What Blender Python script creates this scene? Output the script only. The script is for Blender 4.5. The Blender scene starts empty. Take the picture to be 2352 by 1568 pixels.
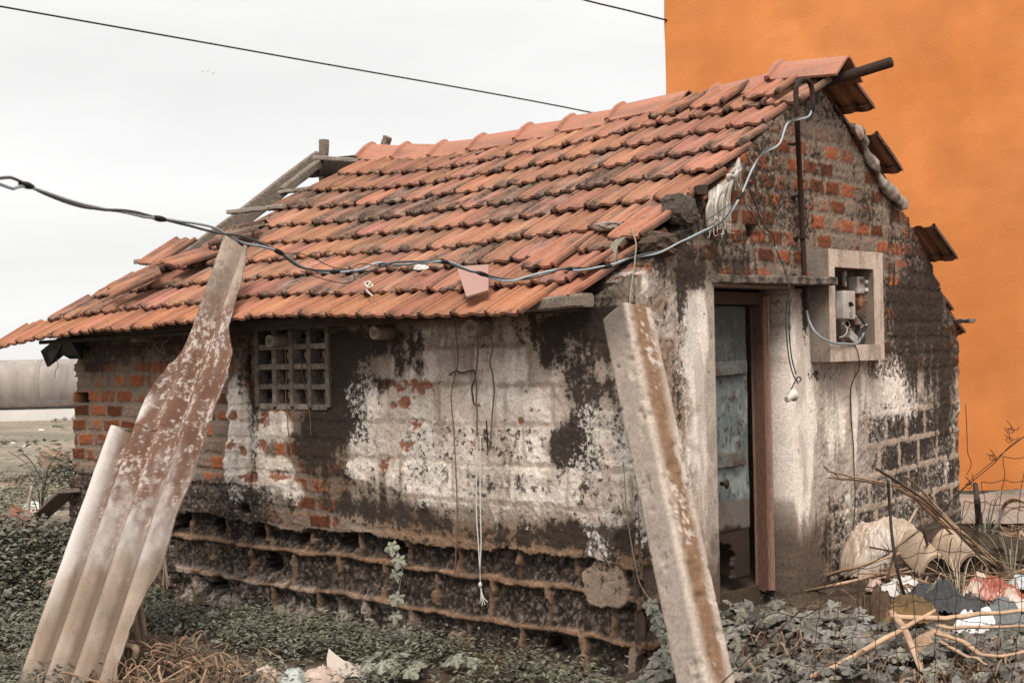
import bpy, bmesh, math, random
import numpy as np
from mathutils import Vector, Matrix
rnd = random.Random(7); nr = np.random.RandomState(11)
S = bpy.context.scene
# ------------------------------------------------------------------ camera
F = 3267.0; CX, CY = 1176.0, 784.0          # focal length and centre in measuring units (2352 wide)
CAM = np.array([4.615, -6.22, 1.5])
RX = np.array([[0.74894549, -0.0195387, -0.66234348], [0.66231114, -0.00901046, 0.74917472], [-0.02060592, -0.9997685, 0.00619236]])
cd = bpy.data.cameras.new('camera'); co = bpy.data.objects.new('camera', cd); S.collection.objects.link(co)
cd.lens = 50.0; cd.sensor_width = 36.0; cd.sensor_fit = 'HORIZONTAL'; cd.clip_end = 3000; cd.clip_start = 0.05
M = Matrix.Identity(4)
for i in range(3):
    M[i][0] = RX[i, 0]; M[i][1] = -RX[i, 1]; M[i][2] = -RX[i, 2]; M[i][3] = CAM[i]
co.matrix_world = M
cd.dof.use_dof = True; cd.dof.focus_distance = 8.3; cd.dof.aperture_fstop = 5.0
S.camera = co
# ------------------------------------------------------------------ overcast sky and weak sun
SUN_EL, SUN_AZ = math.radians(50), math.radians(40)     # sun towards +X, -Y (front right)
sd = np.array([math.sin(SUN_AZ) * math.cos(SUN_EL), -math.cos(SUN_AZ) * math.cos(SUN_EL), math.sin(SUN_EL)])
w = bpy.data.worlds.new('World'); S.world = w; w.use_nodes = True
N = w.node_tree.nodes; L = w.node_tree.links; N.clear()
wo = N.new('ShaderNodeOutputWorld'); bg = N.new('ShaderNodeBackground'); bg.inputs['Strength'].default_value = 1.0
sky = N.new('ShaderNodeTexSky'); sky.sky_type = 'NISHITA'; sky.sun_disc = False
sky.sun_elevation = SUN_EL; sky.sun_rotation = math.pi - SUN_AZ
tc = N.new('ShaderNodeTexCoord'); sep = N.new('ShaderNodeSeparateXYZ'); L.new(tc.outputs['Generated'], sep.inputs[0])
mr = N.new('ShaderNodeValToRGB'); L.new(sep.outputs['Z'], mr.inputs[0])
e = mr.color_ramp.elements
e[0].position = 0.0; e[0].color = (.95, .945, .937, 1); e[1].position = 1.0; e[1].color = (1.75, 1.74, 1.72, 1)
k = e.new(.12); k.color = (1.0, .997, .99, 1); k = e.new(.26); k.color = (1.02, 1.015, 1.005, 1); k = e.new(.5); k.color = (1.45, 1.445, 1.43, 1)
mp = N.new('ShaderNodeMapping'); mp.inputs['Scale'].default_value = (1.2, 1.2, 6.0); L.new(tc.outputs['Generated'], mp.inputs[0])
cn = N.new('ShaderNodeTexNoise'); cn.inputs['Scale'].default_value = 1.7; cn.inputs['Detail'].default_value = 4; cn.inputs['Roughness'].default_value = .45; L.new(mp.outputs[0], cn.inputs['Vector'])
cr = N.new('ShaderNodeMapRange'); cr.inputs['From Min'].default_value = .3; cr.inputs['From Max'].default_value = .65; cr.inputs['To Min'].default_value = .87; cr.inputs['To Max'].default_value = 1.045; L.new(cn.outputs['Fac'], cr.inputs[0])
mu = N.new('ShaderNodeMixRGB'); mu.blend_type = 'MULTIPLY'; mu.inputs[0].default_value = 1; L.new(mr.outputs[0], mu.inputs[1]); L.new(cr.outputs[0], mu.inputs[2])
sc = N.new('ShaderNodeMixRGB'); sc.blend_type = 'MULTIPLY'; sc.inputs[0].default_value = 1; sc.inputs[2].default_value = (.1, .1, .1, 1); L.new(sky.outputs[0], sc.inputs[1])
mx = N.new('ShaderNodeMixRGB'); mx.inputs[0].default_value = .975; L.new(sc.outputs[0], mx.inputs[1]); L.new(mu.outputs[0], mx.inputs[2])
L.new(mx.outputs[0], bg.inputs['Color']); L.new(bg.outputs[0], wo.inputs['Surface'])
sl = bpy.data.lights.new('sun', 'SUN'); so = bpy.data.objects.new('sun', sl); S.collection.objects.link(so)
sl.energy = 3.1; sl.angle = math.radians(20); sl.color = (1.0, .92, .82)
so.rotation_euler = Vector(sd).to_track_quat('Z', 'Y').to_euler(); so.location = Vector(sd) * 30
S.view_settings.view_transform = 'Standard'; S.view_settings.look = 'None'; S.view_settings.exposure = 0.0; S.view_settings.gamma = 1.0

# ------------------------------------------------------------------ measuring helpers
def ray(px, py): return RX @ np.array([px - CX, py - CY, F])
def hit(px, py, axis, val):
    d = ray(px, py); t = (val - CAM[axis]) / d[axis]; return CAM + t * d
def hitp(px, py, o, n):
    d = ray(px, py); t = ((o - CAM) @ n) / (d @ n); return CAM + t * d
def at(px, py, depth): return CAM + ray(px, py) * depth / F
# ------------------------------------------------------------------ noise
TAB = nr.rand(8, 256, 256)
def vn(x, y, seed=0):
    T = TAB[seed % 8]; xi = np.floor(x).astype(int); yi = np.floor(y).astype(int); fx = x - xi; fy = y - yi
    fx = fx * fx * (3 - 2 * fx); fy = fy * fy * (3 - 2 * fy); xi += seed * 37; yi += seed * 91
    a = T[xi & 255, yi & 255]; b = T[(xi + 1) & 255, yi & 255]; c = T[xi & 255, (yi + 1) & 255]; d = T[(xi + 1) & 255, (yi + 1) & 255]
    return (a * (1 - fx) + b * fx) * (1 - fy) + (c * (1 - fx) + d * fx) * fy
def fbm(x, y, f, seed=0, oct=4, gain=.55):
    x = np.asarray(x, float); y = np.asarray(y, float)
    s = 0; a = 1; t = 0
    for o in range(oct):
        s = s + a * vn(x * f, y * f, seed + o); t += a; a *= gain; f *= 2.03
    return s / t
def sst(a, b, x):
    t = np.clip((x - a) / (b - a), 0, 1); return t * t * (3 - 2 * t)
def mixc(c, d, m): return c * (1 - m[..., None]) + np.asarray(d) * m[..., None]
# ------------------------------------------------------------------ mesh helpers
ORG = {}
def link(o): S.collection.objects.link(o); return o
def tag(o, label=None, cat=None, group=None, kind=None):
    if label: o['label'] = label
    if cat: o['category'] = cat
    if group: o['group'] = group
    if kind: o['kind'] = kind
    return o
def thing(name, label, cat, loc=(0, 0, 0), group=None):
    o = bpy.data.objects.new(name, None); o.empty_display_size = .1; link(o); o.location = [float(v) for v in loc]; ORG[o] = np.array(loc, float)
    return tag(o, label, cat, group)
class MB:
    def __init__(s): s.v = []; s.f = []; s.c = []; s.n = 0
    def add(s, v, f, c=None):
        v = np.asarray(v, float).reshape(-1, 3); s.v.append(v)
        for q in f: s.f.append(tuple(int(i) + s.n for i in q))
        if c is None: c = np.ones((len(v), 3))
        c = np.asarray(c, float)
        if c.ndim == 1: c = np.tile(c, (len(v), 1))
        if c.shape[1] == 3: c = np.c_[c, np.zeros(len(c))]
        s.c.append(c); s.n += len(v); return s
    def tube(s, pts, r, seg=7, c=None, cap=True, flat=None):
        pts = np.asarray(pts, float); n = len(pts); r = np.ones(n) * r if np.isscalar(r) else np.asarray(r, float)
        t = np.gradient(pts, axis=0); t /= (np.linalg.norm(t, axis=1)[:, None] + 1e-9)
        ref = np.array([0, 0, 1.]) if abs(t[0][2]) < .9 else np.array([1., 0, 0])
        V = []; u = np.cross(ref, t[0]); u /= np.linalg.norm(u)
        for i in range(n):
            u = u - t[i] * (u @ t[i]); u /= (np.linalg.norm(u) + 1e-9); b = np.cross(t[i], u)
            for k_ in range(seg):
                a = 2 * math.pi * k_ / seg
                V.append(pts[i] + r[i] * (u * math.cos(a) + b * math.sin(a) * (1 if flat is None else flat)))
        Fc = [(i * seg + k_, i * seg + (k_ + 1) % seg, (i + 1) * seg + (k_ + 1) % seg, (i + 1) * seg + k_) for i in range(n - 1) for k_ in range(seg)]
        if cap: Fc += [tuple(range(seg))[::-1], tuple((n - 1) * seg + k_ for k_ in range(seg))]
        cc = None if c is None else (np.repeat(np.asarray(c, float).reshape(-1, 3), seg, 0) if np.ndim(c) == 2 else c)
        return s.add(V, Fc, cc)
    def box(s, o, ax, ay, az, c=None, jit=0):
        o = np.asarray(o, float); ax, ay, az = [np.asarray(a, float) for a in (ax, ay, az)]
        V = [o + i * ax + j * ay + k_ * az + nr.uniform(-jit, jit, 3) for k_ in (0, 1) for j in (0, 1) for i in (0, 1)]
        return s.add(V, [(0, 2, 3, 1), (4, 5, 7, 6), (0, 1, 5, 4), (2, 6, 7, 3), (0, 4, 6, 2), (1, 3, 7, 5)], c)
    def beam(s, a, b, w_, h_, up=(0, 0, 1), n=8, wob=.004, c=None):
        """timber from a to b with slightly wandering, worn section"""
        a = np.asarray(a, float); b = np.asarray(b, float); d = b - a; d /= np.linalg.norm(d); up = np.asarray(up, float)
        sdv = np.cross(d, up); sdv /= np.linalg.norm(sdv); uv = np.cross(sdv, d); V = []
        ch = .16 * min(w_, h_)
        sec = [(-w_ / 2 + ch, -h_ / 2), (w_ / 2 - ch, -h_ / 2), (w_ / 2, -h_ / 2 + ch), (w_ / 2, h_ / 2 - ch), (w_ / 2 - ch, h_ / 2), (-w_ / 2 + ch, h_ / 2), (-w_ / 2, h_ / 2 - ch), (-w_ / 2, -h_ / 2 + ch)]
        for i in range(n + 1):
            p = a + (b - a) * i / n + nr.uniform(-wob, wob) * sdv + nr.uniform(-wob, wob) * uv
            for x, y in sec: V.append(p + sdv * (x + nr.uniform(-wob, wob) * .5) + uv * (y + nr.uniform(-wob, wob) * .5))
        Fc = [(i * 8 + k_, i * 8 + (k_ + 1) % 8, (i + 1) * 8 + (k_ + 1) % 8, (i + 1) * 8 + k_) for i in range(n) for k_ in range(8)]
        Fc += [tuple(range(8))[::-1], tuple(n * 8 + k_ for k_ in range(8))]
        return s.add(V, Fc, c)
    def build(s, name, m, parent=None, smooth=False, base=None, origin=None):
        v = np.concatenate(s.v); c = np.concatenate(s.c)
        if parent is not None:
            org = ORG[parent]
        else:
            if origin is None: origin = np.array([v[:, 0].mean(), v[:, 1].mean(), v[:, 2].min()])
            org = np.asarray(origin, float)
        me = bpy.data.meshes.new(name); me.from_pydata((v - org).tolist(), [], s.f)
        ca = me.color_attributes.new('Col', 'FLOAT_COLOR', 'POINT')
        ca.data.foreach_set('color', c.astype(np.float32).ravel())
        if smooth: me.polygons.foreach_set('use_smooth', [True] * len(me.polygons))
        me.materials.append(m); o = link(bpy.data.objects.new(name, me)); ORG[o] = org
        if parent is not None: o.parent = parent
        else: o.location = [float(a) for a in org]
        return o
def cyl_pts(a, b, n=2): return [np.asarray(a) + (np.asarray(b) - np.asarray(a)) * i / (n - 1) for i in range(n)]
def spline(pts, n=60):
    pts = np.asarray(pts, float); m = len(pts); out = []
    P = np.vstack([2 * pts[0] - pts[1], pts, 2 * pts[-1] - pts[-2]])
    for i in range(m - 1):
        k_ = max(2, int(n / (m - 1)))
        for j in range(k_):
            t = j / k_; p0, p1, p2, p3 = P[i:i + 4]
            out.append(.5 * (2 * p1 + (p2 - p0) * t + (2 * p0 - 5 * p1 + 4 * p2 - p3) * t * t + (3 * p1 - p0 - 3 * p2 + p3) * t ** 3))
    out.append(pts[-1]); return np.array(out)
# ------------------------------------------------------------------ materials (base colours are albedo)
MATS = {}
def mat(name, col=(.5, .5, .5), rough=.9, var=.25, scale=30, bump=.3, bscale=120, bdist=.004, vcol=False, detail=6, spec=.2, metal=0, stretch=None, col2=None, trans=0, alpha=1):
    if name in MATS: return MATS[name]
    m = bpy.data.materials.new(name); m.use_nodes = True; n = m.node_tree.nodes; l = m.node_tree.links; b = n['Principled BSDF']
    b.inputs['Roughness'].default_value = rough; b.inputs['Specular IOR Level'].default_value = spec; b.inputs['Metallic'].default_value = metal
    if trans: b.inputs['Transmission Weight'].default_value = trans
    if alpha < 1: b.inputs['Alpha'].default_value = alpha
    tcn = n.new('ShaderNodeTexCoord'); mpn = n.new('ShaderNodeMapping'); l.new(tcn.outputs['Object'], mpn.inputs[0])
    if stretch: mpn.inputs['Scale'].default_value = stretch
    nz = n.new('ShaderNodeTexNoise'); nz.inputs['Scale'].default_value = scale; nz.inputs['Detail'].default_value = detail; nz.inputs['Roughness'].default_value = .65; l.new(mpn.outputs[0], nz.inputs['Vector'])
    rm = n.new('ShaderNodeMapRange'); rm.inputs['From Min'].default_value = .3; rm.inputs['From Max'].default_value = .7; rm.inputs['To Min'].default_value = 1 - var; rm.inputs['To Max'].default_value = 1 + var; l.new(nz.outputs['Fac'], rm.inputs[0])
    if vcol:
        at_ = n.new('ShaderNodeAttribute'); at_.attribute_name = 'Col'; src = at_.outputs['Color']
        if vcol == 2:
            tn = n.new('ShaderNodeMixRGB'); tn.blend_type = 'MULTIPLY'; tn.inputs[0].default_value = 1; tn.inputs[2].default_value = (*col, 1); l.new(src, tn.inputs[1]); src = tn.outputs[0]
    elif col2 is not None:
        mc = n.new('ShaderNodeMixRGB'); mc.inputs[1].default_value = (*col, 1); mc.inputs[2].default_value = (*col2, 1)
        n2 = n.new('ShaderNodeTexNoise'); n2.inputs['Scale'].default_value = scale * .35; n2.inputs['Detail'].default_value = 5; l.new(mpn.outputs[0], n2.inputs['Vector'])
        r2 = n.new('ShaderNodeMapRange'); r2.inputs['From Min'].default_value = .42; r2.inputs['From Max'].default_value = .6; l.new(n2.outputs['Fac'], r2.inputs[0]); l.new(r2.outputs[0], mc.inputs[0]); src = mc.outputs[0]
    else:
        rgb = n.new('ShaderNodeRGB'); rgb.outputs[0].default_value = (*col, 1); src = rgb.outputs[0]
    mm = n.new('ShaderNodeMixRGB'); mm.blend_type = 'MULTIPLY'; mm.inputs[0].default_value = 1; l.new(src, mm.inputs[1]); l.new(rm.outputs[0], mm.inputs[2]); l.new(mm.outputs[0], b.inputs['Base Color'])
    if bump:
        nb = n.new('ShaderNodeTexNoise'); nb.inputs['Scale'].default_value = bscale; nb.inputs['Detail'].default_value = 5; l.new(mpn.outputs[0], nb.inputs['Vector'])
        bp = n.new('ShaderNodeBump'); bp.inputs['Strength'].default_value = bump; bp.inputs['Distance'].default_value = bdist; l.new(nb.outputs['Fac'], bp.inputs['Height']); l.new(bp.outputs[0], b.inputs['Normal'])
    MATS[name] = m; return m
m_wall = mat('weathered_wall', rough=.95, vcol=True, var=.28, scale=70, bump=.7, bscale=110, bdist=.006)
def grime_nodes(m, sc=80, alpha=False):
    n = m.node_tree.nodes; l = m.node_tree.links; b = n['Principled BSDF']; src = b.inputs['Base Color'].links[0].from_socket
    at_ = n.new('ShaderNodeAttribute'); at_.attribute_name = 'Col' if alpha else 'Msk'; sp = n.new('ShaderNodeSeparateColor'); l.new(at_.outputs['Color'], sp.inputs[0]); tcn = n.new('ShaderNodeTexCoord')
    for ch, sd_, col, s_ in (('Red', 0.0, (.036, .026, .020, 1), sc), ('Green', 7.3, (.60, .55, .50, 1), sc * 1.15))[:1 if alpha else 2]:
        mp_ = n.new('ShaderNodeMapping'); mp_.inputs['Location'].default_value = (sd_, sd_, sd_); l.new(tcn.outputs['Object'], mp_.inputs[0])
        z = n.new('ShaderNodeTexNoise'); z.inputs['Scale'].default_value = s_; z.inputs['Detail'].default_value = 6; z.inputs['Roughness'].default_value = .74; l.new(mp_.outputs[0], z.inputs['Vector'])
        r1 = n.new('ShaderNodeMapRange'); r1.inputs['From Min'].default_value = .28; r1.inputs['From Max'].default_value = .72; l.new(z.outputs['Fac'], r1.inputs[0])
        ad = n.new('ShaderNodeMath'); ad.operation = 'ADD'; l.new(r1.outputs[0], ad.inputs[0]); l.new(at_.outputs['Alpha'] if alpha else sp.outputs[ch], ad.inputs[1])
        r2 = n.new('ShaderNodeMapRange'); r2.interpolation_type = 'SMOOTHSTEP'; r2.inputs['From Min'].default_value = .98; r2.inputs['From Max'].default_value = 1.22; r2.inputs['To Max'].default_value = .93; l.new(ad.outputs[0], r2.inputs[0])
        mx_ = n.new('ShaderNodeMixRGB'); mx_.inputs[2].default_value = col; l.new(r2.outputs[0], mx_.inputs[0]); l.new(src, mx_.inputs[1]); src = mx_.outputs[0]
    l.new(src, b.inputs['Base Color'])
grime_nodes(m_wall, 26)
m_tile = mat('terracotta', rough=.85, vcol=True, var=.16, scale=45, bump=.4, bscale=160, bdist=.003)
grime_nodes(m_tile, 42, True)
m_wood = mat('grey_wood', (.18, .145, .118), .9, .45, 18, .6, 60, .004, stretch=(3, 1, 3))
m_dwood = mat('dark_wood', (.045, .032, .024), .9, .4, 18, .6, 60, .004)
m_conc = mat('concrete', rough=.95, vcol=True, var=.22, scale=60, bump=.6, bscale=150, bdist=.004)
m_black = mat('black_plastic', (.015, .013, .012), .6, .2, 30, .1)
m_iron = mat('rusty_iron', (.035, .02, .014), .75, .4, 60, .4, 200, .002)
m_leaf = mat('leaf', rough=.6, vcol=True, var=.22, scale=90, bump=.35, bscale=150, bdist=.003, spec=.35)
m_veg = mat('vegetation', rough=.7, vcol=True, var=.1, scale=60, bump=0, spec=.25)
m_dry = mat('dry_stalk', rough=.75, vcol=True, var=.25, scale=40, bump=.3, bscale=90, bdist=.002, spec=.25)
m_cloth = mat('cloth', rough=.9, vcol=True, var=.18, scale=35, bump=.3, bscale=250, bdist=.002)
# ------------------------------------------------------------------ ground
def gz(x, y):
    x = np.asarray(x, float); y = np.asarray(y, float)
    t = sst(-.75, .75, y + .3 * x) * sst(-.35, .25, x)
    z = -.33 + .33 * t
    le = sst(-4.7, -5.9, x) * sst(-2.4, -.2, y)          # rises past the left end of the hut
    z = np.maximum(z, -.33 + .40 * le)
    z = np.where(x < -6, np.maximum(z, -.33 + .33 * sst(-6, -9, x)), z)
    z = z + .12 * sst(2.5, 5.5, y) * sst(0, .5, x)
    z = z - .13 * sst(-1.1, -2.1, y) * sst(.3, -.3, x)
    far = sst(12, 25, np.hypot(x, y)); z = z * (1 - far) + far * -.08
    return z + (fbm(x, y, .9, 3, 3) - .5) * .09 * (1 - far)
def warp(n, a, lim): t = np.linspace(-1, 1, n); return np.sinh(t * a) / math.sinh(a) * lim
gx = warp(241, 6.2, 700) - 1.0; gy = warp(241, 6.2, 700)
GX, GY = np.meshgrid(gx, gy); GZ = gz(GX, GY)
dist = np.hypot(GX - CAM[0], GY - CAM[1])
soil = np.ones(GX.shape + (3,)) * np.array([.075, .052, .036])
soil = mixc(soil, [.12, .085, .06], sst(.45, .6, fbm(GX, GY, 2.2, 1)))
field = np.ones(GX.shape + (3,)) * np.array([.25, .205, .155])
field = mixc(field, [.42, .30, .22], sst(.52, .6, fbm(GX * .45, GY * .45, .5, 2)))
field = mixc(field, [.17, .155, .115], sst(.5, .6, fbm(GX, GY, .8, 4)))
gc = mixc(soil, 0, np.zeros(GX.shape)); fm = sst(-5.8, -8.5, GX) + sst(9, 14, dist); fm = np.clip(fm, 0, 1)
gc = soil * (1 - fm[..., None]) + field * fm[..., None]
nv = len(gx); idx = np.arange(nv * nv).reshape(nv, nv)
q = np.stack([idx[:-1, :-1], idx[:-1, 1:], idx[1:, 1:], idx[1:, :-1]], -1).reshape(-1, 4)
m_ground = mat('ground_soil', rough=1.0, vcol=True, var=.45, scale=9, bump=1.0, bscale=28, bdist=.03)
g = MB().add(np.stack([GX, GY, GZ], -1).reshape(-1, 3), q.tolist(), gc.reshape(-1, 3)).build('ground', m_ground, smooth=True, origin=(0, 0, 0))
tag(g, kind='structure')

# ------------------------------------------------------------------ hut walls
hut = thing('tiled_hut', 'ruined whitewashed brick hut with an orange clay tile roof and half open door', 'hut', (0, 0, -.33))
def blobs(U, V, lst, plane):
    """sum of soft stains; each given by a point of the wall and its half sizes"""
    out = np.zeros(U.shape)
    for b in lst:
        px, py, rx, ry, s_ = b[:5]
        h = hit(px, py, plane, 0.0); dep = (h - CAM) @ RX[:, 2]
        cu = h[0] if plane == 1 else h[1]; k_ = .749 if plane == 1 else .70
        du = (U - cu) / (rx * dep / F / k_); dv = (V - h[2]) / (ry * dep / F)
        out += s_ * np.exp(-(np.abs(du) ** 2.6 + np.abs(dv) ** 2.6))
    return out
def courses(U, V, ch, bw, mort, seed, jit=.2, off=0.0, half=True):
    """brick bond: returns mask (1 brick), per-brick random"""
    U = U + (fbm(U, V, 5, seed + 3, 2) - .5) * .02; V = V + (fbm(U, V, 3, seed + 1, 2) - .5) * .03 + off
    r = np.floor(V / ch); fv = V / ch - r
    rr = TAB[seed % 8][(r.astype(int) * 7) & 255, 5]
    uu = U / bw + (r % 2) * (.5 if half else 0) + rr * .35
    c = np.floor(uu); fu = uu - c
    rb = TAB[(seed + 1) % 8][(c.astype(int) * 13 + r.astype(int) * 71) & 255, (r.astype(int) * 5) & 255]
    rb2 = TAB[(seed + 2) % 8][(c.astype(int) * 17 + r.astype(int) * 31) & 255, (r.astype(int) * 3) & 255]
    eu = np.minimum(fu, 1 - fu) * bw; ev = np.minimum(fv, 1 - fv) * ch
    ee = np.minimum(eu, ev) + (fbm(U, V, 26, seed + 2, 3) - .5) * .022
    return sst(mort * .35, mort * .75, ee), rb, rb2, ee
BRICK = np.array([.25, .078, .034]); MORT = np.array([.20, .15, .115]); WHITE = np.array([.76, .665, .59]); GREY = np.array([.30, .24, .195])
MOLD = np.array([.028, .021, .017]); BROWN = np.array([.20, .115, .065]); TAN = np.array([.40, .30, .225])
def wall_surface(name, U, V, keep, P, col, rim, nrm, parent=hut, msk=None):
    """grid of points P (with relief) -> mesh with a turned-back rim giving the wall its thickness"""
    ny, nx = U.shape; id_ = np.arange(ny * nx).reshape(ny, nx)
    q = np.stack([id_[:-1, :-1], id_[:-1, 1:], id_[1:, 1:], id_[1:, :-1]], -1)
    kf = keep[:-1, :-1] & keep[:-1, 1:] & keep[1:, 1:] & keep[1:, :-1]
    f = q[kf]
    # boundary edges
    ed = np.concatenate([f[:, [0, 1]], f[:, [1, 2]], f[:, [2, 3]], f[:, [3, 0]]]); key = np.sort(ed, 1); kk = key[:, 0].astype(np.int64) * (ny * nx) + key[:, 1]
    u_, inv, cnt = np.unique(kk, return_inverse=True, return_counts=True); be = ed[cnt[inv] == 1]
    used = np.unique(f); mp_ = -np.ones(ny * nx, int); mp_[used] = np.arange(len(used))
    v = P.reshape(-1, 3)[used]; c = col.reshape(-1, 3)[used]; f = mp_[f]; be = mp_[be]
    bv = np.unique(be); m2 = -np.ones(len(used), int); m2[bv] = np.arange(len(bv)) + len(used)
    rv = np.full(len(bv), rim) if np.isscalar(rim) else rim(v[bv]); v2 = v[bv] - np.asarray(nrm) * rv[:, None]; c2 = c[bv] * .35 + np.array([.05, .042, .036])  # rim colour darkened, standing in for shade in the reveals
    rf = np.stack([be[:, 1], be[:, 0], m2[be[:, 0]], m2[be[:, 1]]], -1)
    mb = MB(); mb.add(np.vstack([v, v2]), np.vstack([f, rf]).tolist(), np.vstack([c, c2]))
    o = mb.build(name, m_wall, parent, smooth=True)
    if msk is not None:
        a = np.stack([np.clip(k_, 0, 1.3) for k_ in msk] + [np.zeros(U.shape), np.ones(U.shape)], -1).reshape(-1, 4)[used]; a = np.vstack([a, a[bv]])
        o.data.color_attributes.new('Msk', 'FLOAT_COLOR', 'POINT').data.foreach_set('color', a.astype(np.float32).ravel())
    return o

# ---- long front wall, plane y = 0
du = .0075
u = np.arange(-5.68, .10, du); v = np.arange(-.42, 1.93, du); U, V = np.meshgrid(u, v)
n1 = fbm(U, V, 3.1, 0, 5); n2 = fbm(U, V, 11, 2, 5, .6); n3 = fbm(U, V, 46, 4, 3, .6); n4 = fbm(U, V, 95, 1, 2); nst = fbm(U * 3, V * .5, 7, 5, 4)
bk, rb, rb2, ee = courses(U, V, .115, .235, .034, 1)
bl, rl, rl2, eb = courses(U, V, .232, .45, .03, 3, off=-.14)
left = sst(-2.0, -2.5, U + (n1 - .5) * 1.0)                      # brick part, cement blocks to the right
col = np.ones(U.shape + (3,)) * MORT * (.75 + .5 * n2[..., None])
bc = BRICK * (.55 + .8 * rb[..., None]) * (.8 + .5 * n3[..., None]); bc = bc * (1 - .5 * (rb2[..., None] > .8))
expo = sst(.42, .58, n2 + (rb2 - .5) * .62 + .05)                 # brick faces partly smeared with mortar
col = mixc(col, bc * 1.0, bk * left * expo); expo = expo * (1 - .65 * sst(-3.35, -3.0, U)); H = (.005 + .005 * sst(-3.2, -3.5, U)) * (bk - .5) * left + (n2 - .5) * .010 + (n3 - .5) * .006
blk = GREY * (.65 + .7 * n3[..., None]); col = mixc(col, blk, (1 - left)); H = H + (1 - left) * (.004 * bl)
WB = [(1090, 880, 220, 130, 1.25), (1000, 800, 110, 50, .5), (1150, 790, 130, 40, .55), (1010, 1010, 110, 90, .8), (1200, 1090, 240, 60, .95), (960, 1110, 120, 40, .55), (1180, 1000, 200, 60, .75), (1120, 1170, 240, 55, .42),
      (548, 930, 22, 60, 1.1), (560, 1075, 42, 75, 1.25), (550, 990, 40, 90, .7), (640, 985, 50, 40, .8), (625, 1080, 70, 40, .75), (850, 905, 60, 40, .8), (865, 960, 40, 40, .75), (850, 1040, 60, 50, .7), (860, 1085, 80, 20, .8), (640, 1140, 110, 40, .5),
      (1330, 800, 40, 45, .75), (1430, 1010, 60, 70, .62), (1370, 1130, 55, 90, .7), (1390, 1200, 35, 120, .9), (1475, 1120, 40, 120, .55), (1330, 1000, 60, 60, .4)]
wm = blobs(U, V, WB, 1) + (n1 - .5) * .9 + (n2 - .5) * .55
white = sst(.36, .62, wm) * sst(.335, .36, V + (n2 - .5) * .05)
wc = WHITE * (.86 + .42 * n2[..., None]) * (.9 + .2 * n3[..., None])
wc = mixc(wc, GREY * 1.35, .42 * sst(.52, .68, fbm(U, V, 6.5, 6, 4))); wc = mixc(wc, TAN, .45 * sst(.5, .62, fbm(U, V, 4.2, 7, 4)))
jt = (1 - sst(.004, .026, eb + (n2 - .5) * .02)) * (1 - left) * sst(.3, .5, n1 + .1); wc = mixc(wc, TAN * .70, .75 * jt); wc = mixc(wc, GREY * .9, .35 * (1 - left) * sst(.45, .6, rl2 + (n2 - .5)) )
wc = mixc(wc, np.array([.18, .14, .112]), .36 * sst(.55, .68, fbm(U * 5, V * .8, 2.4, 0, 5, .6)) )
col = mixc(col, wc, white); H = H + .007 * white
# bare brick showing in the plaster
BB = [(930, 925, 15, 14, 1.6), (957, 972, 15, 13, 1.6), (905, 930, 10, 10, 1.2), (935, 1021, 22, 14, 1.7), (885, 1068, 14, 16, 1.4), (1198, 966, 7, 9, 2), (645, 1092, 38, 13, 1.8), (605, 965, 20, 20, 1.2), (600, 1020, 14, 12, 1.5), (935, 880, 55, 14, .9), (870, 880, 40, 14, .7), (560, 1040, 12, 12, 1.5), (533, 1020, 12, 14, 1.3), (535, 955, 12, 10, 1.3), (575, 1095, 22, 14, 1.4), (980, 890, 26, 16, .9), (1100, 930, 8, 6, 1)]
bm_ = sst(.5, .75, blobs(U, V, BB, 1) * .85 + (fbm(U, V, 19, 3, 4, .65) - .5) * 2.0 + (n3 - .5) * .7) * sst(-.15, -.4, U)
col = mixc(col, BRICK * (.45 + .9 * n3[..., None]), bm_ * .9); H = H - .008 * bm_
# black mould, and the dark band under the eave
MB_ = [(725, 1005, 60, 75, 1.6), (770, 930, 50, 60, .9), (760, 840, 70, 80, 1.1), (815, 890, 45, 90, .8), (930, 790, 70, 50, 1.1), (820, 790, 90, 40, 1.1), (890, 880, 40, 30, .8), (1265, 800, 46, 60, 1.05), (1345, 860, 60, 70, 1.05), (1310, 1010, 50, 60, .8), (1420, 1250, 60, 60, .8), (1330, 1230, 90, 30, .8), (1320, 740, 140, 40, 1.0), (1390, 760, 60, 60, .9), (1345, 960, 50, 70, .75), (1440, 860, 40, 200, .75), (820, 990, 60, 70, .75), (800, 1110, 150, 50, .8), (700, 1160, 200, 30, .5), (585, 950, 12, 180, 1.0), (560, 860, 20, 70, .8),
       (1150, 1040, 70, 28, .62), (1290, 1030, 70, 40, .62), (1000, 1085, 90, 40, .5), (1130, 1110, 80, 30, .6), (1220, 1105, 50, 40, .5), (1340, 1080, 50, 50, .6), (1000, 1180, 160, 40, .55), (1280, 1220, 140, 40, .65), (1100, 1230, 200, 30, .7), (1300, 1150, 120, 30, .4), (900, 1180, 130, 30, .7), (1470, 800, 30, 90, .8), (1480, 1200, 50, 90, .6), (950, 850, 50, 25, .7)]
mm_ = blobs(U, V, MB_, 1)
mold = sst(.30, 1.10, mm_ * .82 + (n3 - .5) * .5 + (n2 - .5) * .9 + (nst - .5) * .7)
gR = np.clip(mm_ * .64 + (n2 - .5) * .9 + (n1 - .5) * .6 + (nst - .5) * .6 + .04, 0, .9)
spz = (1 - left) * sst(.30, .62, fbm(U, V, 3.0, 3, 4) + .05) * sst(1.25, 1.0, V)
gR = np.maximum(gR, spz * (.26 + .40 * bl * n2 + .1 * (rl - .4)))
gR = np.maximum(gR, .16 + .2 * n1); top_ = sst(1.24, 1.56, V + (n1 - .5) * .45 + (nst - .5) * .25) * (.65 + .35 * left); gR = np.maximum(gR, (.35 + .5 * n2) * top_)  # top_: dark stain plus eave shade, both painted into the colour
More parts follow.
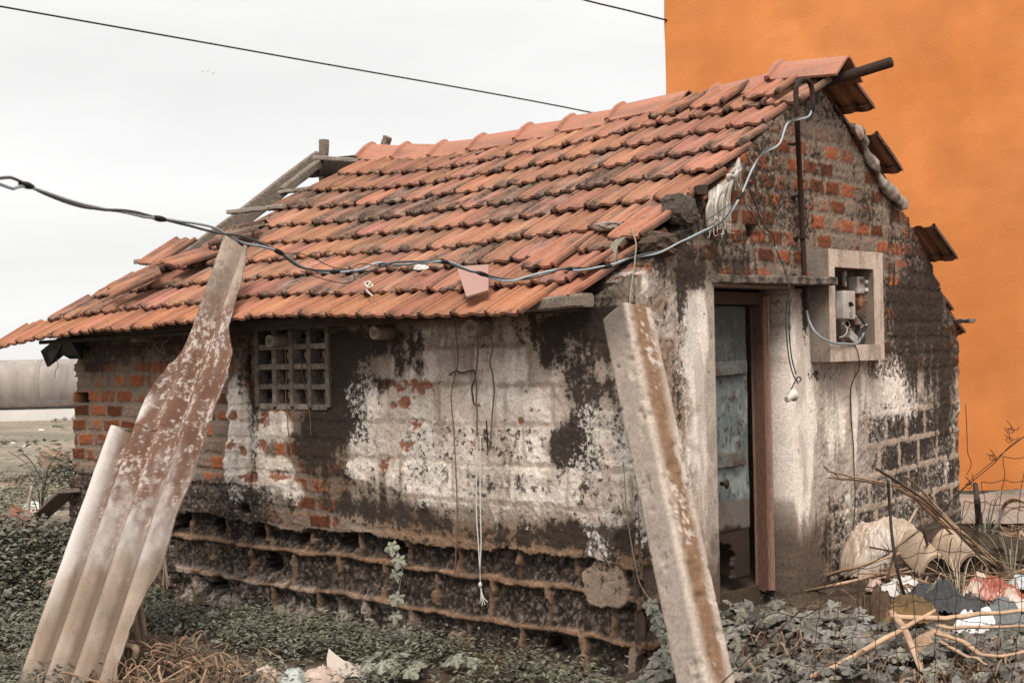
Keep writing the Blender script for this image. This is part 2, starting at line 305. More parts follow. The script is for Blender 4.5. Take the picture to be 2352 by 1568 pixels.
gG = np.clip(.24 * white + .34 * sst(.42, .6, n1) * sst(.1, .5, wm), 0, 1) * (1 - top_)
mcol = np.array([.044, .032, .024]) * (.45 + 1.1 * n2[..., None]) * (.7 + .6 * n3[..., None]); mcol = mixc(mcol, [.14, .092, .062], .6 * sst(.5, .65, fbm(U, V, 5, 6, 4)))
col = mixc(col, mcol, np.maximum(mold * .92, (.6 + .4 * sst(.35, .6, n2)) * .92 * top_)); H = H - mold * .003
col = mixc(col, BROWN * (.6 + .6 * n2[..., None]), .8 * sst(.52, .36, V + (n2 - .5) * .18) * sst(-2.6, -1.8, U))
wsh = sst(.46, .62, fbm(U * 1.5, V * 1.2, 2.4, 1, 4)) * sst(.55, .75, V) * (1 - top_) * (1 - left) * .35; col = mixc(col, np.array([.50, .42, .36]) * (.7 + .5 * n3[..., None]), wsh)
# cement drip down the right part
dr = blobs(U, V, [(1392, 1150, 26, 100, 1.3), (1380, 1230, 30, 60, 1.2), (1384, 1300, 20, 30, 1.1)], 1); dr = sst(.5, .7, dr + (n2 - .5) * .7)
col = mixc(col, np.array([.44, .36, .31]) * (.7 + .6 * n3[..., None]), dr); H = H + .016 * dr
# lower left: dark cement base
lb = sst(.66, .58, V + (n2 - .5) * .14) * sst(-2.75, -3.3, U); gR = np.maximum(gR, lb * (.45 + .5 * n2)); gG = np.maximum(gG, lb * .30)
col = mixc(col, np.array([.10, .083, .07]) * (.6 + 1.0 * n3[..., None]), lb * .8); H = H + lb * .006 + lb * (n3 - .5) * .012
# lower course of the left part and long crack
ck = np.exp(-((U + 3.335 + (n1 - .5) * .05 + (n2 - .5) * .05) / .011) ** 2) * sst(1.7, 1.5, V)
col = mixc(col, MOLD, np.clip(ck, 0, 1)); H = H - ck * .03
# missing header brick near the left end
hole = ((np.abs(U + 5.46) < .085) & (np.abs(V - 1.19) < .042))
col = mixc(col, MOLD * .8, hole * 1.0); H = H - hole * .09
# niche at the plaster foot
nh = sst(.75, .4, np.hypot((U + 3.42) / .1, (V - .42) / .075)); H = H - nh * .08; col = mixc(col, MOLD, nh)
H = H + (n3 - .5) * .006
edge_l = -5.62 + (n1 - .5) * .16 + (n2 - .5) * .08 + .1 * np.floor(((V / .113) % 2)) * .3 - .10 * sst(.9, .2, V) + .10 * sst(1.1, 1.6, V)
bot = np.where(U < -4.28 + (n2 - .5) * .1, -.42, .355 + (U + 4.3) * -.012 + (n1 - .5) * .10 + (n3 - .5) * .03)
top = 1.80 + (n2 - .5) * .05 + .12 * sst(-.3, .05, U)
keep = (U > edge_l) & (V > bot) & (V < top) & (U < .012)
keep &= ~((U > -3.245) & (U < -2.49) & (V > 1.145) & (V < 1.70))      # opening of the vent block
P = np.stack([U, -H - .02 * sst(-.5, .05, U) * 0, V], -1)
wall_surface('front_wall', U, V, keep, P, col, lambda p: np.where(p[:, 0] > -.02, .012, .2), (0, -1, 0), msk=(gR, gG))

# ---- eroded block plinth under it
u = np.arange(-4.42, .14, .008); v = np.arange(-.55, .40, .008); U, V = np.meshgrid(u, v)
n1 = fbm(U, V, 3.1, 3, 5); n2 = fbm(U, V, 12, 5, 5, .6); n3 = fbm(U, V, 50, 2, 3, .6); n4 = fbm(U, V, 100, 6, 2)
Vw = V + .012 * U + (fbm(U, V * .3, 2.2, 6, 3) - .5) * .07
lines = np.array([.355, .135, -.115, -.34, -.56]); row = np.zeros(U.shape, int); dl = np.full(U.shape, 9.)
for i, z in enumerate(lines): dl = np.minimum(dl, np.abs(Vw - z)); row = np.where(Vw < z, i, row)
uo = (U + row * .21 + (n1 - .5) * .08) / .455; fu = uo - np.floor(uo); dv_ = np.minimum(fu, 1 - fu) * .455
edge = np.minimum(dl - .018 - .012 * (n2 - .5) * 2, dv_ - .013 - .02 * (n2 - .5)) + (n3 - .5) * .02
vj = (dv_ - .013) < (dl - .018)                                        # upright joint: thinner, often gone
gone = fbm(U, V, 6, 7, 3) > .57
edge = edge + .022 * (fbm(U, V * .4, 4.5, 0, 3) - .42)
mo = 1 - sst(.0, .014, dl - .011 - .020 * (n2 - .5) + .016 * (fbm(U, V * .4, 4.5, 0, 3) - .42))
mv_ = (1 - sst(.0, .013, dv_ - .013 - .024 * (n2 - .5))) * (1 - .6 * gone); mo = np.maximum(mo, mv_ * .95)
rp = TAB[2][(np.floor(uo).astype(int) * 9 + row * 41) & 255, (row * 7) & 255]
ph = np.clip((rp - .5) * 2, 0, 1)                                        # some blocks have rotted away deeply
deep = .030 + .035 * rp * sst(0, .06, edge) + .13 * (rp > .62) * sst(.55, .35, np.hypot((fu - (.3 + .4 * TAB[4][(row * 11 + 3) & 255, 9])) * 2.6, (Vw - (lines[np.clip(row, 0, 4)] - .10)) * 7.5) + (n2 - .5) * .6)
H = (fbm(U, V, 9, 2, 4, .6) - .5) * .022 * (1 - mo) - deep * (1 - mo) + mo * (.0 + .022 * (n2 - .45) + .010 * (n3 - .5)) + (n3 - .5) * .012 * (1 - mo) + (n4 - .5) * .007
col = np.array([.045, .033, .026]) * (.35 + 1.6 * sst(.35, .75, n3)[..., None]) * np.ones(U.shape + (3,))
col = mixc(col, [.21, .165, .135], .9 * sst(.57, .72, n3 * .55 + n4 * .45) * sst(.3, .6, n1 + .1))
mc_ = np.array([.215, .132, .085]) * (.2 + 1.35 * n2[..., None]) * (.7 + .6 * n3[..., None]) * (1 - .15 * vj[..., None]); col = mixc(col, mc_, mo * sst(.12, .35, n2 + .08))
wl = sst(-.02, -.2, V + .02 * U + (n2 - .5) * .25) * sst(-1.2, -2.6, U); col = mixc(col, [.42, .35, .31], .75 * wl * sst(.42, .6, n2))
pl = blobs(U, V, [(1450, 1540, 14, 60, 1.4), (1385, 1350, 48, 50, 1.8), (1390, 1300, 26, 40, 1.4), (1040, 1480, 28, 30, 1.3), (1500, 1530, 14, 55, 1.3)], 1); pl = sst(.45, .75, pl + (n2 - .5) * 1.1)
col = mixc(col, np.array([.27, .20, .15]) * (.7 + .7 * n2[..., None]), pl * .95); H = np.where(pl > .3, np.maximum(H, -.012 + .016 * pl + (n2 - .5) * .02), H)
keep = (U > -4.40 + (n2 - .5) * .06) & (U < .012)
P = np.stack([U, -H + .02, V], -1)
gG2 = -.04 + .20 * sst(.42, .68, n1) - .3 * mo; gR2 = .30 + .3 * n2 - .2 * mo
wall_surface('plinth', U, V, keep, P, col, lambda p: np.where(p[:, 0] > -.02, .012, .25), (0, -1, 0), msk=(gR2 + .25 * sst(.3, .42, V), gG2))

# ---- gable wall, plane x = 0
u = np.arange(-.06, 4.16, .0085); v = np.arange(-.34, 3.3, .0085); U, V = np.meshgrid(u, v)
n1 = fbm(U, V, 2.9, 4, 5); n2 = fbm(U, V, 11, 1, 5, .6); n3 = fbm(U, V, 44, 3, 3, .6); n4 = fbm(U, V, 90, 6, 2); nst = fbm(U * 9, V * 1.1, 2.2, 2, 5, .6)
bk, rb, rb2, ee = courses(U, V, .117, .205, .034, 5)
bl, rl, rl2, eb = courses(U, V - .03 * (U - 3), .205, .30, .034, 2, off=.02)
col = np.ones(U.shape + (3,)) * (MORT * 1.05) * (.7 + .6 * n2[..., None])
bc = np.array([.235, .075, .035]) * (.35 + 1.0 * rb[..., None]) * (.75 + .5 * n3[..., None])
ex = sst(.38, .56, n2 + (rb2 - .5) * .75 + .04)
H = (n2 - .5) * .014 + (n3 - .5) * .009
up = sst(1.78, 1.92, V + (n2 - .5) * .1 + .35 * sst(2.5, 3.4, U) * 0)
bz = np.maximum(up, sst(1.18, 1.3, V + (n2 - .5) * .15) * sst(2.55, 2.7, U))
col = mixc(col, bc, bk * ex * bz); H = H + (.006 * bk - .003) * bz
low = 1 - bz
# concrete blocks low on the right
rz = sst(2.3, 2.75, U + (n1 - .5) * .5) * sst(1.18, 1.0, V + (n2 - .5) * .2); rz = np.maximum(rz, sst(.62, .45, V + (n2 - .5) * .2) * sst(1.95, 2.1, U))
base = np.array([.40, .33, .28]) * (.6 + .8 * n2[..., None]) * np.ones(U.shape + (3,))
col = mixc(col, base, low)
dk = np.array([.040, .031, .025]) * (.4 + 1.3 * n3[..., None])
bx = bl * sst(.22, .42, rl2 * .5 + n1 * .6) * sst(.3, .48, n2 + .1)
fade = (1 - .8 * sst(.42, .66, fbm(U, V, 2.3, 0, 3) + .28 * sst(2.95, 2.4, U) + .1 * sst(.5, .3, V))) * sst(.12, .3, n2 + .1)
col = mixc(col, dk, rz * np.clip(bx, 0, 1) * fade * .95); H = H - rz * bl * .006
col = mixc(col, TAN * (.6 + .6 * n2[..., None]), rz * (1 - bl) * .8); col = mixc(col, np.array([.10, .075, .058]) * (.5 + n2[..., None]), .7 * sst(.42, .2, V + (n2 - .5) * .2) * sst(2.3, 2.6, U))
# white plaster
WB = [(1600, 1000, 38, 330, 1.2), (1560, 780, 60, 90, .6), (1840, 900, 34, 190, 1.25), (1840, 1090, 34, 130, .9), (1920, 960, 70, 110, .7), (2040, 900, 90, 70, 1.0), (2110, 960, 80, 60, .35), (1600, 760, 30, 60, .5), (1480, 640, 60, 40, .65), (1530, 1100, 50, 160, .55), (1470, 740, 50, 60, .5), (1955, 1010, 20, 180, .7)]
wm = blobs(U, V, WB, 0) + (n1 - .5) * .6 + (nst - .5) * .9
white = sst(.38, .75, wm) * (1 - .9 * up * sst(.55, .9, U))
wc = np.array([.80, .70, .62]) * (.78 + .40 * nst[..., None]) * (.88 + .24 * n3[..., None]); wc = mixc(wc, GREY * 1.3, .55 * sst(.52, .66, fbm(U * 2, V * .6, 4, 5, 4)))
col = mixc(col, wc, white); H = H * (1 - .6 * white) + .006 * white
# black streaks and mould
MBs = [(1560, 690, 50, 60, .75), (1590, 640, 60, 30, .9), (1620, 600, 60, 30, .7), (1850, 700, 14, 70, 1.3), (1700, 610, 90, 28, 1.0), (1600, 480, 90, 80, .55), (1545, 560, 60, 70, .8), (2110, 780, 90, 150, 1.25), (2170, 880, 50, 160, 1.25), (2060, 480, 80, 120, .7), (2140, 620, 60, 120, 1.0), (2060, 700, 80, 80, .75), (1990, 400, 60, 80, .5), (1900, 860, 60, 18, .9), (1500, 800, 40, 120, .55), (1560, 850, 26, 120, .6), (1470, 1000, 40, 120, .5),
       (1460, 780, 40, 90, .9), (1480, 900, 50, 80, .55), (1500, 1030, 40, 80, .7), (1490, 1300, 40, 80, .7), (1530, 1000, 16, 200, .5), (1480, 600, 60, 30, .7), (1510, 1200, 30, 120, .6), (1900, 1250, 40, 60, .9), (1780, 560, 60, 60, .35), (1730, 400, 60, 60, .3), (2120, 1000, 90, 60, .2), (2100, 1110, 120, 40, .8), (1870, 770, 10, 60, .8), (1905, 1180, 26, 40, .5)]
mf = blobs(U, V, MBs, 0); mold = sst(.5, .95, mf * .85 + (nst - .5) * 1.3 + (n3 - .5) * .6)
gR = np.clip(mf * .60 + (nst - .5) * 1.6 + .02, 0, 1.2); lowl = sst(.72, .5, U)
gR = np.maximum(gR, .14 + .34 * n1 * (1 - white)); gR = np.maximum(gR, lowl * (.40 + .7 * (n1 - .4)) * (1 - .3 * white)); gR = np.maximum(gR, bz * (.30 + .34 * sst(.4, .6, n1 + .05)))
gR = np.maximum(gR, rz * bl * (.5 + .3 * n2)); gG = .30 * lowl + .22 * white + .28 * rz + .20 * sst(.45, .6, n1); gG = gG * sst(1.0, .5, mf)
rb_l = lowl * sst(1.95, 1.7, V); col = mixc(col, BROWN * (.5 + .9 * n2[..., None]), rb_l * sst(.5, .62, fbm(U, V, 3.4, 6, 4)) * .7); col = mixc(col, np.array([.15, .09, .055]) * (.6 + .8 * n2[..., None]), lowl * sst(.62, .30, V + (n2 - .5) * .3) * .85)
col = mixc(col, np.array([.045, .034, .027]) * (.7 + 1.3 * nst[..., None]), mold * .62); gG = gG + .22 * sst(.5, .64, nst) * mold
spk = .4 * sst(.56, .7, n3 * .6 + n4 * .4) * sst(.5, .6, fbm(U, V, 2.6, 7, 4)) * .8; col = mixc(col, MOLD * 1.3, spk * (1 - .7 * white))
# orange bricks that stay clean on the mouldy side
bo = sst(.5, .7, blobs(U, V, [(2050, 640, 16, 16, 1.4), (2046, 720, 22, 14, 1.2), (2012, 600, 10, 12, 1), (1960, 450, 60, 60, .5), (1780, 480, 80, 60, .5)], 0) + (n2 - .5) * .6) * bk * bz
col = mixc(col, np.array([.42, .125, .035]) * (.7 + .6 * n3[..., None]), bo)
# brown splash at the foot and tan cement chase
sp = sst(.50, .22, V + (n2 - .5) * .18 + (nst - .5) * .3) * sst(.55, .8, U) * sst(2.3, 1.95, U)
col = mixc(col, np.array([.085, .056, .04]) * (.5 + 1.0 * n3[..., None]), sp * .9); sp2 = sst(.34, .08, V + (n2 - .5) * .15 + (nst - .5) * .3) * sst(.35, .5, U) * sst(.85, .78, U); col = mixc(col, np.array([.12, .08, .055]) * (.5 + n3[..., None]), sp2 * .85)
chs = np.exp(-((U - (2.365 - .03 * (V - .6)) + (n2 - .5) * .06) / .052) ** 6) * sst(1.38, 1.3, V)
col = mixc(col, np.array([.47, .37, .30]) * (.75 + .4 * n3[..., None]) * (.55 + .45 * sst(.15, .8, V))[..., None], chs * .9); H = H + chs * .012
pf = sst(.36, .28, U + (n2 - .5) * .12) * sst(.40, .30, V + (n2 - .5) * .1); ln_ = np.minimum(np.abs(V - .33), np.minimum(np.abs(V - .10), np.abs(V + .14))); bkp = sst(.010, .034, ln_ + (n2 - .5) * .05)
col = mixc(col, mixc(np.ones(U.shape + (3,)) * np.array([.17, .098, .058]) * (.6 + .9 * n2[..., None]), np.array([.085, .06, .045]) * (.5 + n2[..., None]), bkp), pf * .9); H = H - pf * bkp * .03 * (.2 + n2); gR = gR * (1 - pf) + pf * .45; gG = gG * (1 - pf) - .2 * pf
# grey cement at the very top
tp = sst(2.75, 2.95, V + (n2 - .5) * .25); col = mixc(col, np.array([.20, .155, .125]) * (.6 + .8 * n3[..., None]), tp * .85)
H = H + (n3 - .5) * .006
# outline: two slopes, crumbled on the right
lt = 1.86 + .685 * U + (n2 - .5) * .05
rt = np.interp(U, [2.05, 2.4, 2.75, 3.25, 3.7, 4.0, 4.12], [3.20, 2.97, 2.74, 2.44, 2.06, 1.70, 1.55]) + (n2 - .5) * .07 + (n3 - .5) * .03
keep = (V < np.where(U < 2.0, lt, rt)) & (V < 3.20 + (n2 - .5) * .05) & (U < 4.10 + (n1 - .5) * .10 + (n2 - .5) * .05 + .03 * sst(1, .2, V)) & (U > -.012)
pier = np.maximum(sst(.48, .56, U) * (U < .80), (U > 1.63) * sst(1.97, 1.90, U)) * sst(1.95, 1.85, V); H = H * (1 - .8 * pier)
door = (U > .79) & (U < 1.645) & (V < 1.845)
nic = (U > 1.97) & (U < 2.48) & (V > 1.5) & (V < 1.98)
keep &= ~door & ~nic
bw_ = sst(-.05, .25, .06 - U) * sst(1.9, .2, V)                          # corner stands out towards the ground
hb = ((np.abs(U - 1.22) < .06) & (np.abs(V - 2.20) < .035)); H = H - hb * .09; col = mixc(col, MOLD * .7, hb * 1.0)
P = np.stack([H, U, V], -1)
wall_surface('gable_wall', U, V, keep, P, col, lambda p: np.where(p[:, 1] < .02, .012, .23), (1, 0, 0), msk=(gR * (1 - .8 * chs), gG))
# ---- plain end and back walls (brick, seen only past the edges)
m_brickp = mat('plain_brick', (.22, .10, .06), .95, .4, 20, .6, 60, .01, col2=(.18, .14, .11))
eb_ = MB()
for y0, y1, z0, z1 in ((.2, 1.66, -.5, 1.7), (2.03, 4.1, -.5, 1.7), (1.66, 2.03, -.5, .95), (1.66, 2.03, 1.62, 1.7)): eb_.box((-5.55, y0, z0), (.2, 0, 0), (0, y1 - y0, 0), (0, 0, z1 - z0))
eb_.add([(-5.55, .2, 1.7), (-5.55, 4.1, 1.7), (-5.55, 2.13, 2.55), (-5.35, .2, 1.7), (-5.35, 4.1, 1.7), (-5.35, 2.13, 2.55)], [(0, 1, 2), (3, 5, 4), (0, 2, 5, 3), (2, 1, 4, 5)])
bk_ = MB(); bk_.box((-5.55, 3.95, -.5), (5.4, 0, 0), (0, .15, 0), (0, 0, 2.4)); bk_.build('back_wall', m_brickp, hut)
eb_.build('end_wall', m_brickp, hut)
fl = MB(); fl.box((-5.3, .2, -.3), (5.08, 0, 0), (0, 3.75, 0), (0, 0, .28)); fl.build('floor_slab', mat('earth_floor', (.07, .05, .035), 1, .3, 12), hut)
# ------------------------------------------------------------------ roof
SLN = 2.818; RE = np.array([0, .8553, .5181]); RN = np.array([0, -.5181, .8553]); R0 = np.array([0, -.28, 1.74])
def zr(X): return np.interp(X, [-4.6, -4.3, -3.5, -3.0, -2.4, -1.6, -1.0, -.3, .3], [.03, .02, -.05, -.06, -.03, .0, .05, .07, .06])
def roofp(X, s_, h=0.0):
    X = np.asarray(X, float); s_ = np.asarray(s_, float)
    p = R0 + s_[..., None] * RE + np.asarray(h, float)[..., None] * RN; p = np.stack([X, p[..., 1], p[..., 2]], -1)
    p[..., 2] += zr(X) * np.clip(s_ / SLN, 0, 1)
    dr = np.clip(-4.75 - X, 0, 2); p[..., 2] -= .105 * (dr / 1.2) ** 1.3 * np.clip(1.2 - s_, 0, 1.4)
    p[..., 2] += .02 * np.sin(X * 1.7 + s_ * 1.1) * np.clip(1 - s_ / 3, 0, 1)
    return p
PU = np.array([0, .025, .06, .10, .135, .18, .26, .36, .40, .44, .50, .56, .60, .64, .74, .82, .87, .90, .935, .97, 1.0])
PH = np.array([.004, .020, .030, .027, .010, .004, .005, .008, .019, .024, .025, .024, .018, .005, .004, .006, .013, .029, .038, .036, .016])
PT = np.array([0, .02, .06, .12, .2, .29, .40])
TW, TL = .2665, .41
CL = np.array([.325, .150, .097]); CD = np.array([.055, .040, .031])
def tile_geo(X0, s0, lift, yaw, pitch, tone, dark, surf=roofp, mirror=False, th=.020):
    uu, tt = np.meshgrid(PU, PT); hh = np.tile(PH, (len(PT), 1))
    hh = hh * .88; t2 = tt - (.015 * np.clip(hh / .022, 0, 1) - .006) * np.clip(1 - tt / .12, 0, 1)         # scalloped lower lip
    t2 = t2 + nr.uniform(-.003, .003, t2.shape) * (tt < .01)
    lip = -.010 * np.clip(1 - tt / .03, 0, 1)
    hz = hh + .056 * (1 - tt / TL) + lift + lip + pitch * (.2 - tt)
    x = (uu - .5) * TW; c, s_ = math.cos(yaw), math.sin(yaw)
    X = X0 + x * c - (t2 - .2) * s_; SS = s0 + .2 + x * s_ + (t2 - .2) * c
    top = surf(X, SS, hz); bot = surf(X, SS, hz - th)
    n_ = len(PU); m_ = len(PT); V = np.concatenate([top.reshape(-1, 3), bot.reshape(-1, 3)]); o = n_ * m_
    f = []
    for j in range(m_ - 1):
        for i in range(n_ - 1):
            a = j * n_ + i; f.append((a, a + 1, a + n_ + 1, a + n_))
            if j < 2 or i < 1 or i > n_ - 3: f.append((o + a, o + a + n_, o + a + n_ + 1, o + a + 1))
    for i in range(n_ - 1): f.append((i + 1, i, o + i, o + i + 1))
    for j in range(m_ - 1):
        a = j * n_; f.append((a, a + n_, o + a + n_, o + a)); a += n_ - 1; f.append((a + n_, a, o + a, o + a + n_))
    nz = fbm(X * 1.5 + tone[0] * 40, SS * .35, 22, 1, 4, .6); nz2 = fbm(X, SS * .6, 60, 3, 2)
    col = CL * tone * (.88 + .28 * nz[..., None]); grime_shade = dark + .55 * sst(.085, .0, tt) * sst(.36, .60, nz) + .10 * sst(.0, .25, tt) + .30 * sst(.50, .64, nz) * sst(.1, .22, dark + .12) + .25 * sst(.24, .31, tt)  # soot, plus lip shadow painted in below the row above
    grime_shade = grime_shade * (.5 + 1.0 * nz) + .5 * (uu < .03) + .45 * (uu > .98) + .28 * ((np.abs(uu - .18) < .02) | (np.abs(uu - .64) < .02) | (np.abs(uu - .87) < .02))
    gm = sst(.3, .95, grime_shade + (nz2 - .5) * .4)
    col = mixc(col, CD * (1.1 + .9 * nz2[..., None]), gm * .82); ga = np.clip(grime_shade * .46, 0, .6)
    col = mixc(col, [.36, .27, .21], .5 * sst(.6, .75, nz2) * sst(.3, .6, dark + nz * .3))
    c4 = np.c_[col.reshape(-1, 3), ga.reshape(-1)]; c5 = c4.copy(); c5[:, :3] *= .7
    return V, f, np.concatenate([c4, c5])
ROWS = [-.11, .19, .49, .78, 1.08, 1.38, 1.68, 1.98, 2.27]
LEFT = [-6.25, -5.72, -5.45, -5.05, -4.72, -4.42, -4.49, -4.30, -4.22]
RIGHT = [-.42, -.30, -.16, -.02, .0, -.01, .0, .02, .14]
rt_ = MB()
for k_, (s0, xl, xr) in enumerate(zip(ROWS, LEFT, RIGHT)):
    n_ = int(round((xr - xl) / .266)); xs = xl + .13 + np.arange(n_) * (xr - xl) / n_
    for i, x in enumerate(xs):
        r_ = nr.rand(); dark = .03 if r_ < .34 else (.18 if r_ < .62 else (.38 if r_ < .86 else .68))
        dark *= [.12, .75, 1, 1.1, 1.1, 1.15, 1.0, .8, .4][k_]
        tone = np.array([1, 1, 1]) * nr.uniform(.74, 1.16) * np.array([1, nr.uniform(.95, 1.08), nr.uniform(.92, 1.12)])
        if k_ == 0: tone = tone * np.array([1.06, .97, .86])
        if x < -4.9 and k_ in (1, 2, 3): dark = max(dark, .3)
        last = i == n_ - 1
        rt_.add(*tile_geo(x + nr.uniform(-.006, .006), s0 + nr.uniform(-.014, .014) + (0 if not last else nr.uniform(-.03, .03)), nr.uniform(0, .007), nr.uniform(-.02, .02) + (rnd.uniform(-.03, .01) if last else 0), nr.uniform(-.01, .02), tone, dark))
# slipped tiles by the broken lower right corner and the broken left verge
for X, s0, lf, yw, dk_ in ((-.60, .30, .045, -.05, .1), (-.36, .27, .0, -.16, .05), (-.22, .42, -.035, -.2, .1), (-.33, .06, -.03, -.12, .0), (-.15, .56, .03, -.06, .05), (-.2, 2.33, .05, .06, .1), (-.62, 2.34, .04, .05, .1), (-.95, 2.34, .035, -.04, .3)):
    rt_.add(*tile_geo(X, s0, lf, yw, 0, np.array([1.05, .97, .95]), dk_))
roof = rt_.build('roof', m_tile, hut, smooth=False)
for X, s0, lf, yw, pt, dk_ in ((-5.35, .80, .085, -.16, -.05, .25), (-5.72, .36, .08, -.24, -.03, .2), (-5.92, .12, .05, -.20, 0, .75), (-5.14, .66, .05, -.1, 0, .5), (-4.80, 1.02, .06, -.22, 0, .25), (-4.95, 1.30, .05, -.1, 0, .85)):
    pass
# back slope: plain tile courses past the gable, plain sheet behind
def backp(X, s_, h=0.0):
    X = np.asarray(X, float); s_ = np.asarray(s_, float); h = np.asarray(h, float)
    yy = 4.54 - s_ * .8553 + h * .45; zz = 1.52 + s_ * .60 + h * .86 + zr(X) * np.clip(s_ / SLN, 0, 1) - .02 * np.sin(s_ * 2)
    return np.stack([X, yy + 0 * X, zz], -1)
bt = MB()
for k_, s0 in enumerate([0.0, .30, .60, .90, 1.2, 1.5, 1.8, 2.1, 2.38]):
    for i, x in enumerate(np.arange(-4.1, .06, .266)):
        e_ = {0: -.16, 1: -.14, 2: -.13, 3: .13, 4: -.10, 5: -.05, 6: .09, 7: -.09, 8: .14}[k_]
        if i == 15: x = -.11 + e_
        bt.add(*tile_geo(x, s0, .0, 0, 0, np.ones(3) * nr.uniform(.85, 1.1), .2, surf=backp))
bt.build('back_slope', m_tile, roof)
# ridge caps
def ridge_tile(x0, x1, z0, z1, seed):
    L_ = x1 - x0; prof = np.array([(-.185, -.130), (-.13, -.082), (-.075, -.034), (-.02, .004), (0, .010), (.02, .004), (.075, -.034), (.13, -.082), (.185, -.130)])
    st = [(-.012, 1.16), (.0, 1.36), (.026, 1.36), (.036, 1.05), (.045, 1.0), (.5 * L_, 1.0), (L_ + .02, .97)]
    V = []; C_ = []
    for sgn in (0, -.016):
        for a, k2 in st:
            for y, z in prof:
                off = (k2 - 1) * .075; nrm_ = np.array([0, np.sign(y) * .6 * (abs(y) > .03), .8]); p = np.array([x0 + a, 2.1 + y, z0 + (z1 - z0) * a / L_ + z]) + nrm_ * (off + sgn); V.append(p)
                d_ = fbm(p[0] + seed, p[1] + p[2] * 2, 18, 2, 3); t_ = .5 * max(0, .5 - abs(d_ - .62) * 8) + (.35 if abs(y) > .12 else 0) * (d_ > .5)
                C_.append((CL * np.array([1.12, 1.1, 1.15]) * (.85 + .3 * d_)) * (1 - t_) + CD * 2 * t_)
    n_ = len(prof); m_ = len(st); o = n_ * m_; f = []
    for j in range(m_ - 1):
        for i in range(n_ - 1):
            a = j * n_ + i; f.append((a, a + n_, a + n_ + 1, a + 1)); f.append((o + a, o + a + 1, o + a + n_ + 1, o + a + n_))
    for i in range(n_ - 1):
        f.append((i, i + 1, o + i + 1, o + i)); a = (m_ - 1) * n_ + i; f.append((a + 1, a, o + a, o + a + 1))
    for j in range(m_ - 1):
        a = j * n_; f.append((a, o + a, o + a + n_, a + n_)); a += n_ - 1; f.append((a, a + n_, o + a + n_, o + a))
    MB().add(V, f, C_).build('ridge_tile', m_tile, roof, smooth=False)
RJ = [(-4.30, 3.225), (-3.87, 3.18), (-3.44, 3.145), (-3.01, 3.15), (-2.52, 3.175), (-2.10, 3.19), (-1.63, 3.215), (-1.08, 3.265)]
for i in range(len(RJ) - 1): ridge_tile(RJ[i][0], RJ[i + 1][0] + .03, RJ[i][1] + .050, RJ[i + 1][1] + .028, i * 3.1)
ridge_tile(-.80, -.28, 3.285, 3.325, 51); ridge_tile(-.30, .19, 3.375, 3.345, 63)
# rafters, battens and post bare at the left end, all grey timber
def timber(name, a, b, w_, h_, m=m_wood, up=(0, 0, 1), wob=.004): return MB().beam(a, b, w_, h_, up, wob=wob).build(name, m, hut)
timber('rafter', hit(735, 364, 1, 2.13), (-5.42, -.02, 1.66), .06, .15)
timber('rafter', hit(737, 372, 1, 2.02), hit(648, 440, 1, 1.5), .06, .075)
timber('rafter', (-4.25, 2.1, 3.08), (-4.3, -.2, 1.70), .06, .1, m_dwood)
timber('ridge_post', hit(744, 420, 1, 2.15), hit(744, 321, 1, 2.15), .075, .075, up=(0, 1, 0))
timber('ridge_post', hit(880, 345, 1, 2.22), hit(890, 314, 1, 2.22), .07, .06, up=(0, 1, 0))
timber('ridge_beam', hit(712, 388, 1, 2.13), (-.35, 2.13, 3.0), .05, .16, m_dwood)
m_batten = mat('pale_batten', (.27, .225, .19), .9, .4, 18, .5, 60, .004, stretch=(3, 1, 3))
timber('batten', hit(723, 362, 1, 2.0), (-4.0, 2.0, 3.09), .07, .035, m_batten)
timber('batten', hit(745, 382, 1, 2.3), (-3.95, 2.3, 3.04), .05, .035, m_batten)
timber('batten', hit(645, 442, 1, 1.52), (-4.1, 1.52, hit(645, 442, 1, 1.52)[2]), .07, .03, m_batten)
timber('batten', hit(528, 487, 1, 1.15), (-4.3, 1.15, hit(528, 487, 1, 1.15)[2] - .01), .07, .035, m_batten)
timber('batten', hit(315, 600, 1, .62), (-4.9, .62, hit(315, 600, 1, .62)[2] - .02), .07, .04, m_batten)
for s_ in (.05, .35, .65): timber('batten', roofp(-5.7, s_, -.05), roofp(-.2, s_, -.05), .05, .03, m_dwood)
for s_ in (.95, 1.25, 1.55, 1.85, 2.15, 2.45): timber('batten', roofp(-4.5, s_, -.05), roofp(.0, s_, -.05), .05, .03, m_dwood)
timber('wall_plate', (-5.5, .1, 1.80), (-.1, .1, 1.82), .16, .12, m_dwood)
timber('eave_board', (-5.3, -.2, 1.70), (-1.0, -.2, 1.73), .10, .05, m_dwood)
timber('eave_board', hit(1170, 706, 1, -.22), hit(1350, 690, 1, -.22), .10, .075, m_wood)
# hessian under the tiles along the broken verge
ps = MB(); xs = np.array([-4.72, -4.62, -4.45, -4.62, -4.42, -4.5, -4.38, -4.35, -4.3]) - .16
V = []; 
for i, s_ in enumerate(np.linspace(1.15, 2.35, 14)):
    for j, d_ in enumerate((0, .12, .5)): V.append(roofp(np.interp(s_, [1.1, 1.5, 1.9, 2.35], [-4.86, -4.62, -4.62, -4.36]) + d_ + (nr.uniform(-.03, .03) if j == 0 else 0), s_, -.02 - .01 * j))
ps.add(V, [(i * 3 + j, i * 3 + j + 1, i * 3 + j + 4, i * 3 + j + 3) for i in range(13) for j in range(2)]); ps.build('underlay_sheet', mat('hessian', (.36, .29, .23), 1, .3, 30, .4), hut)
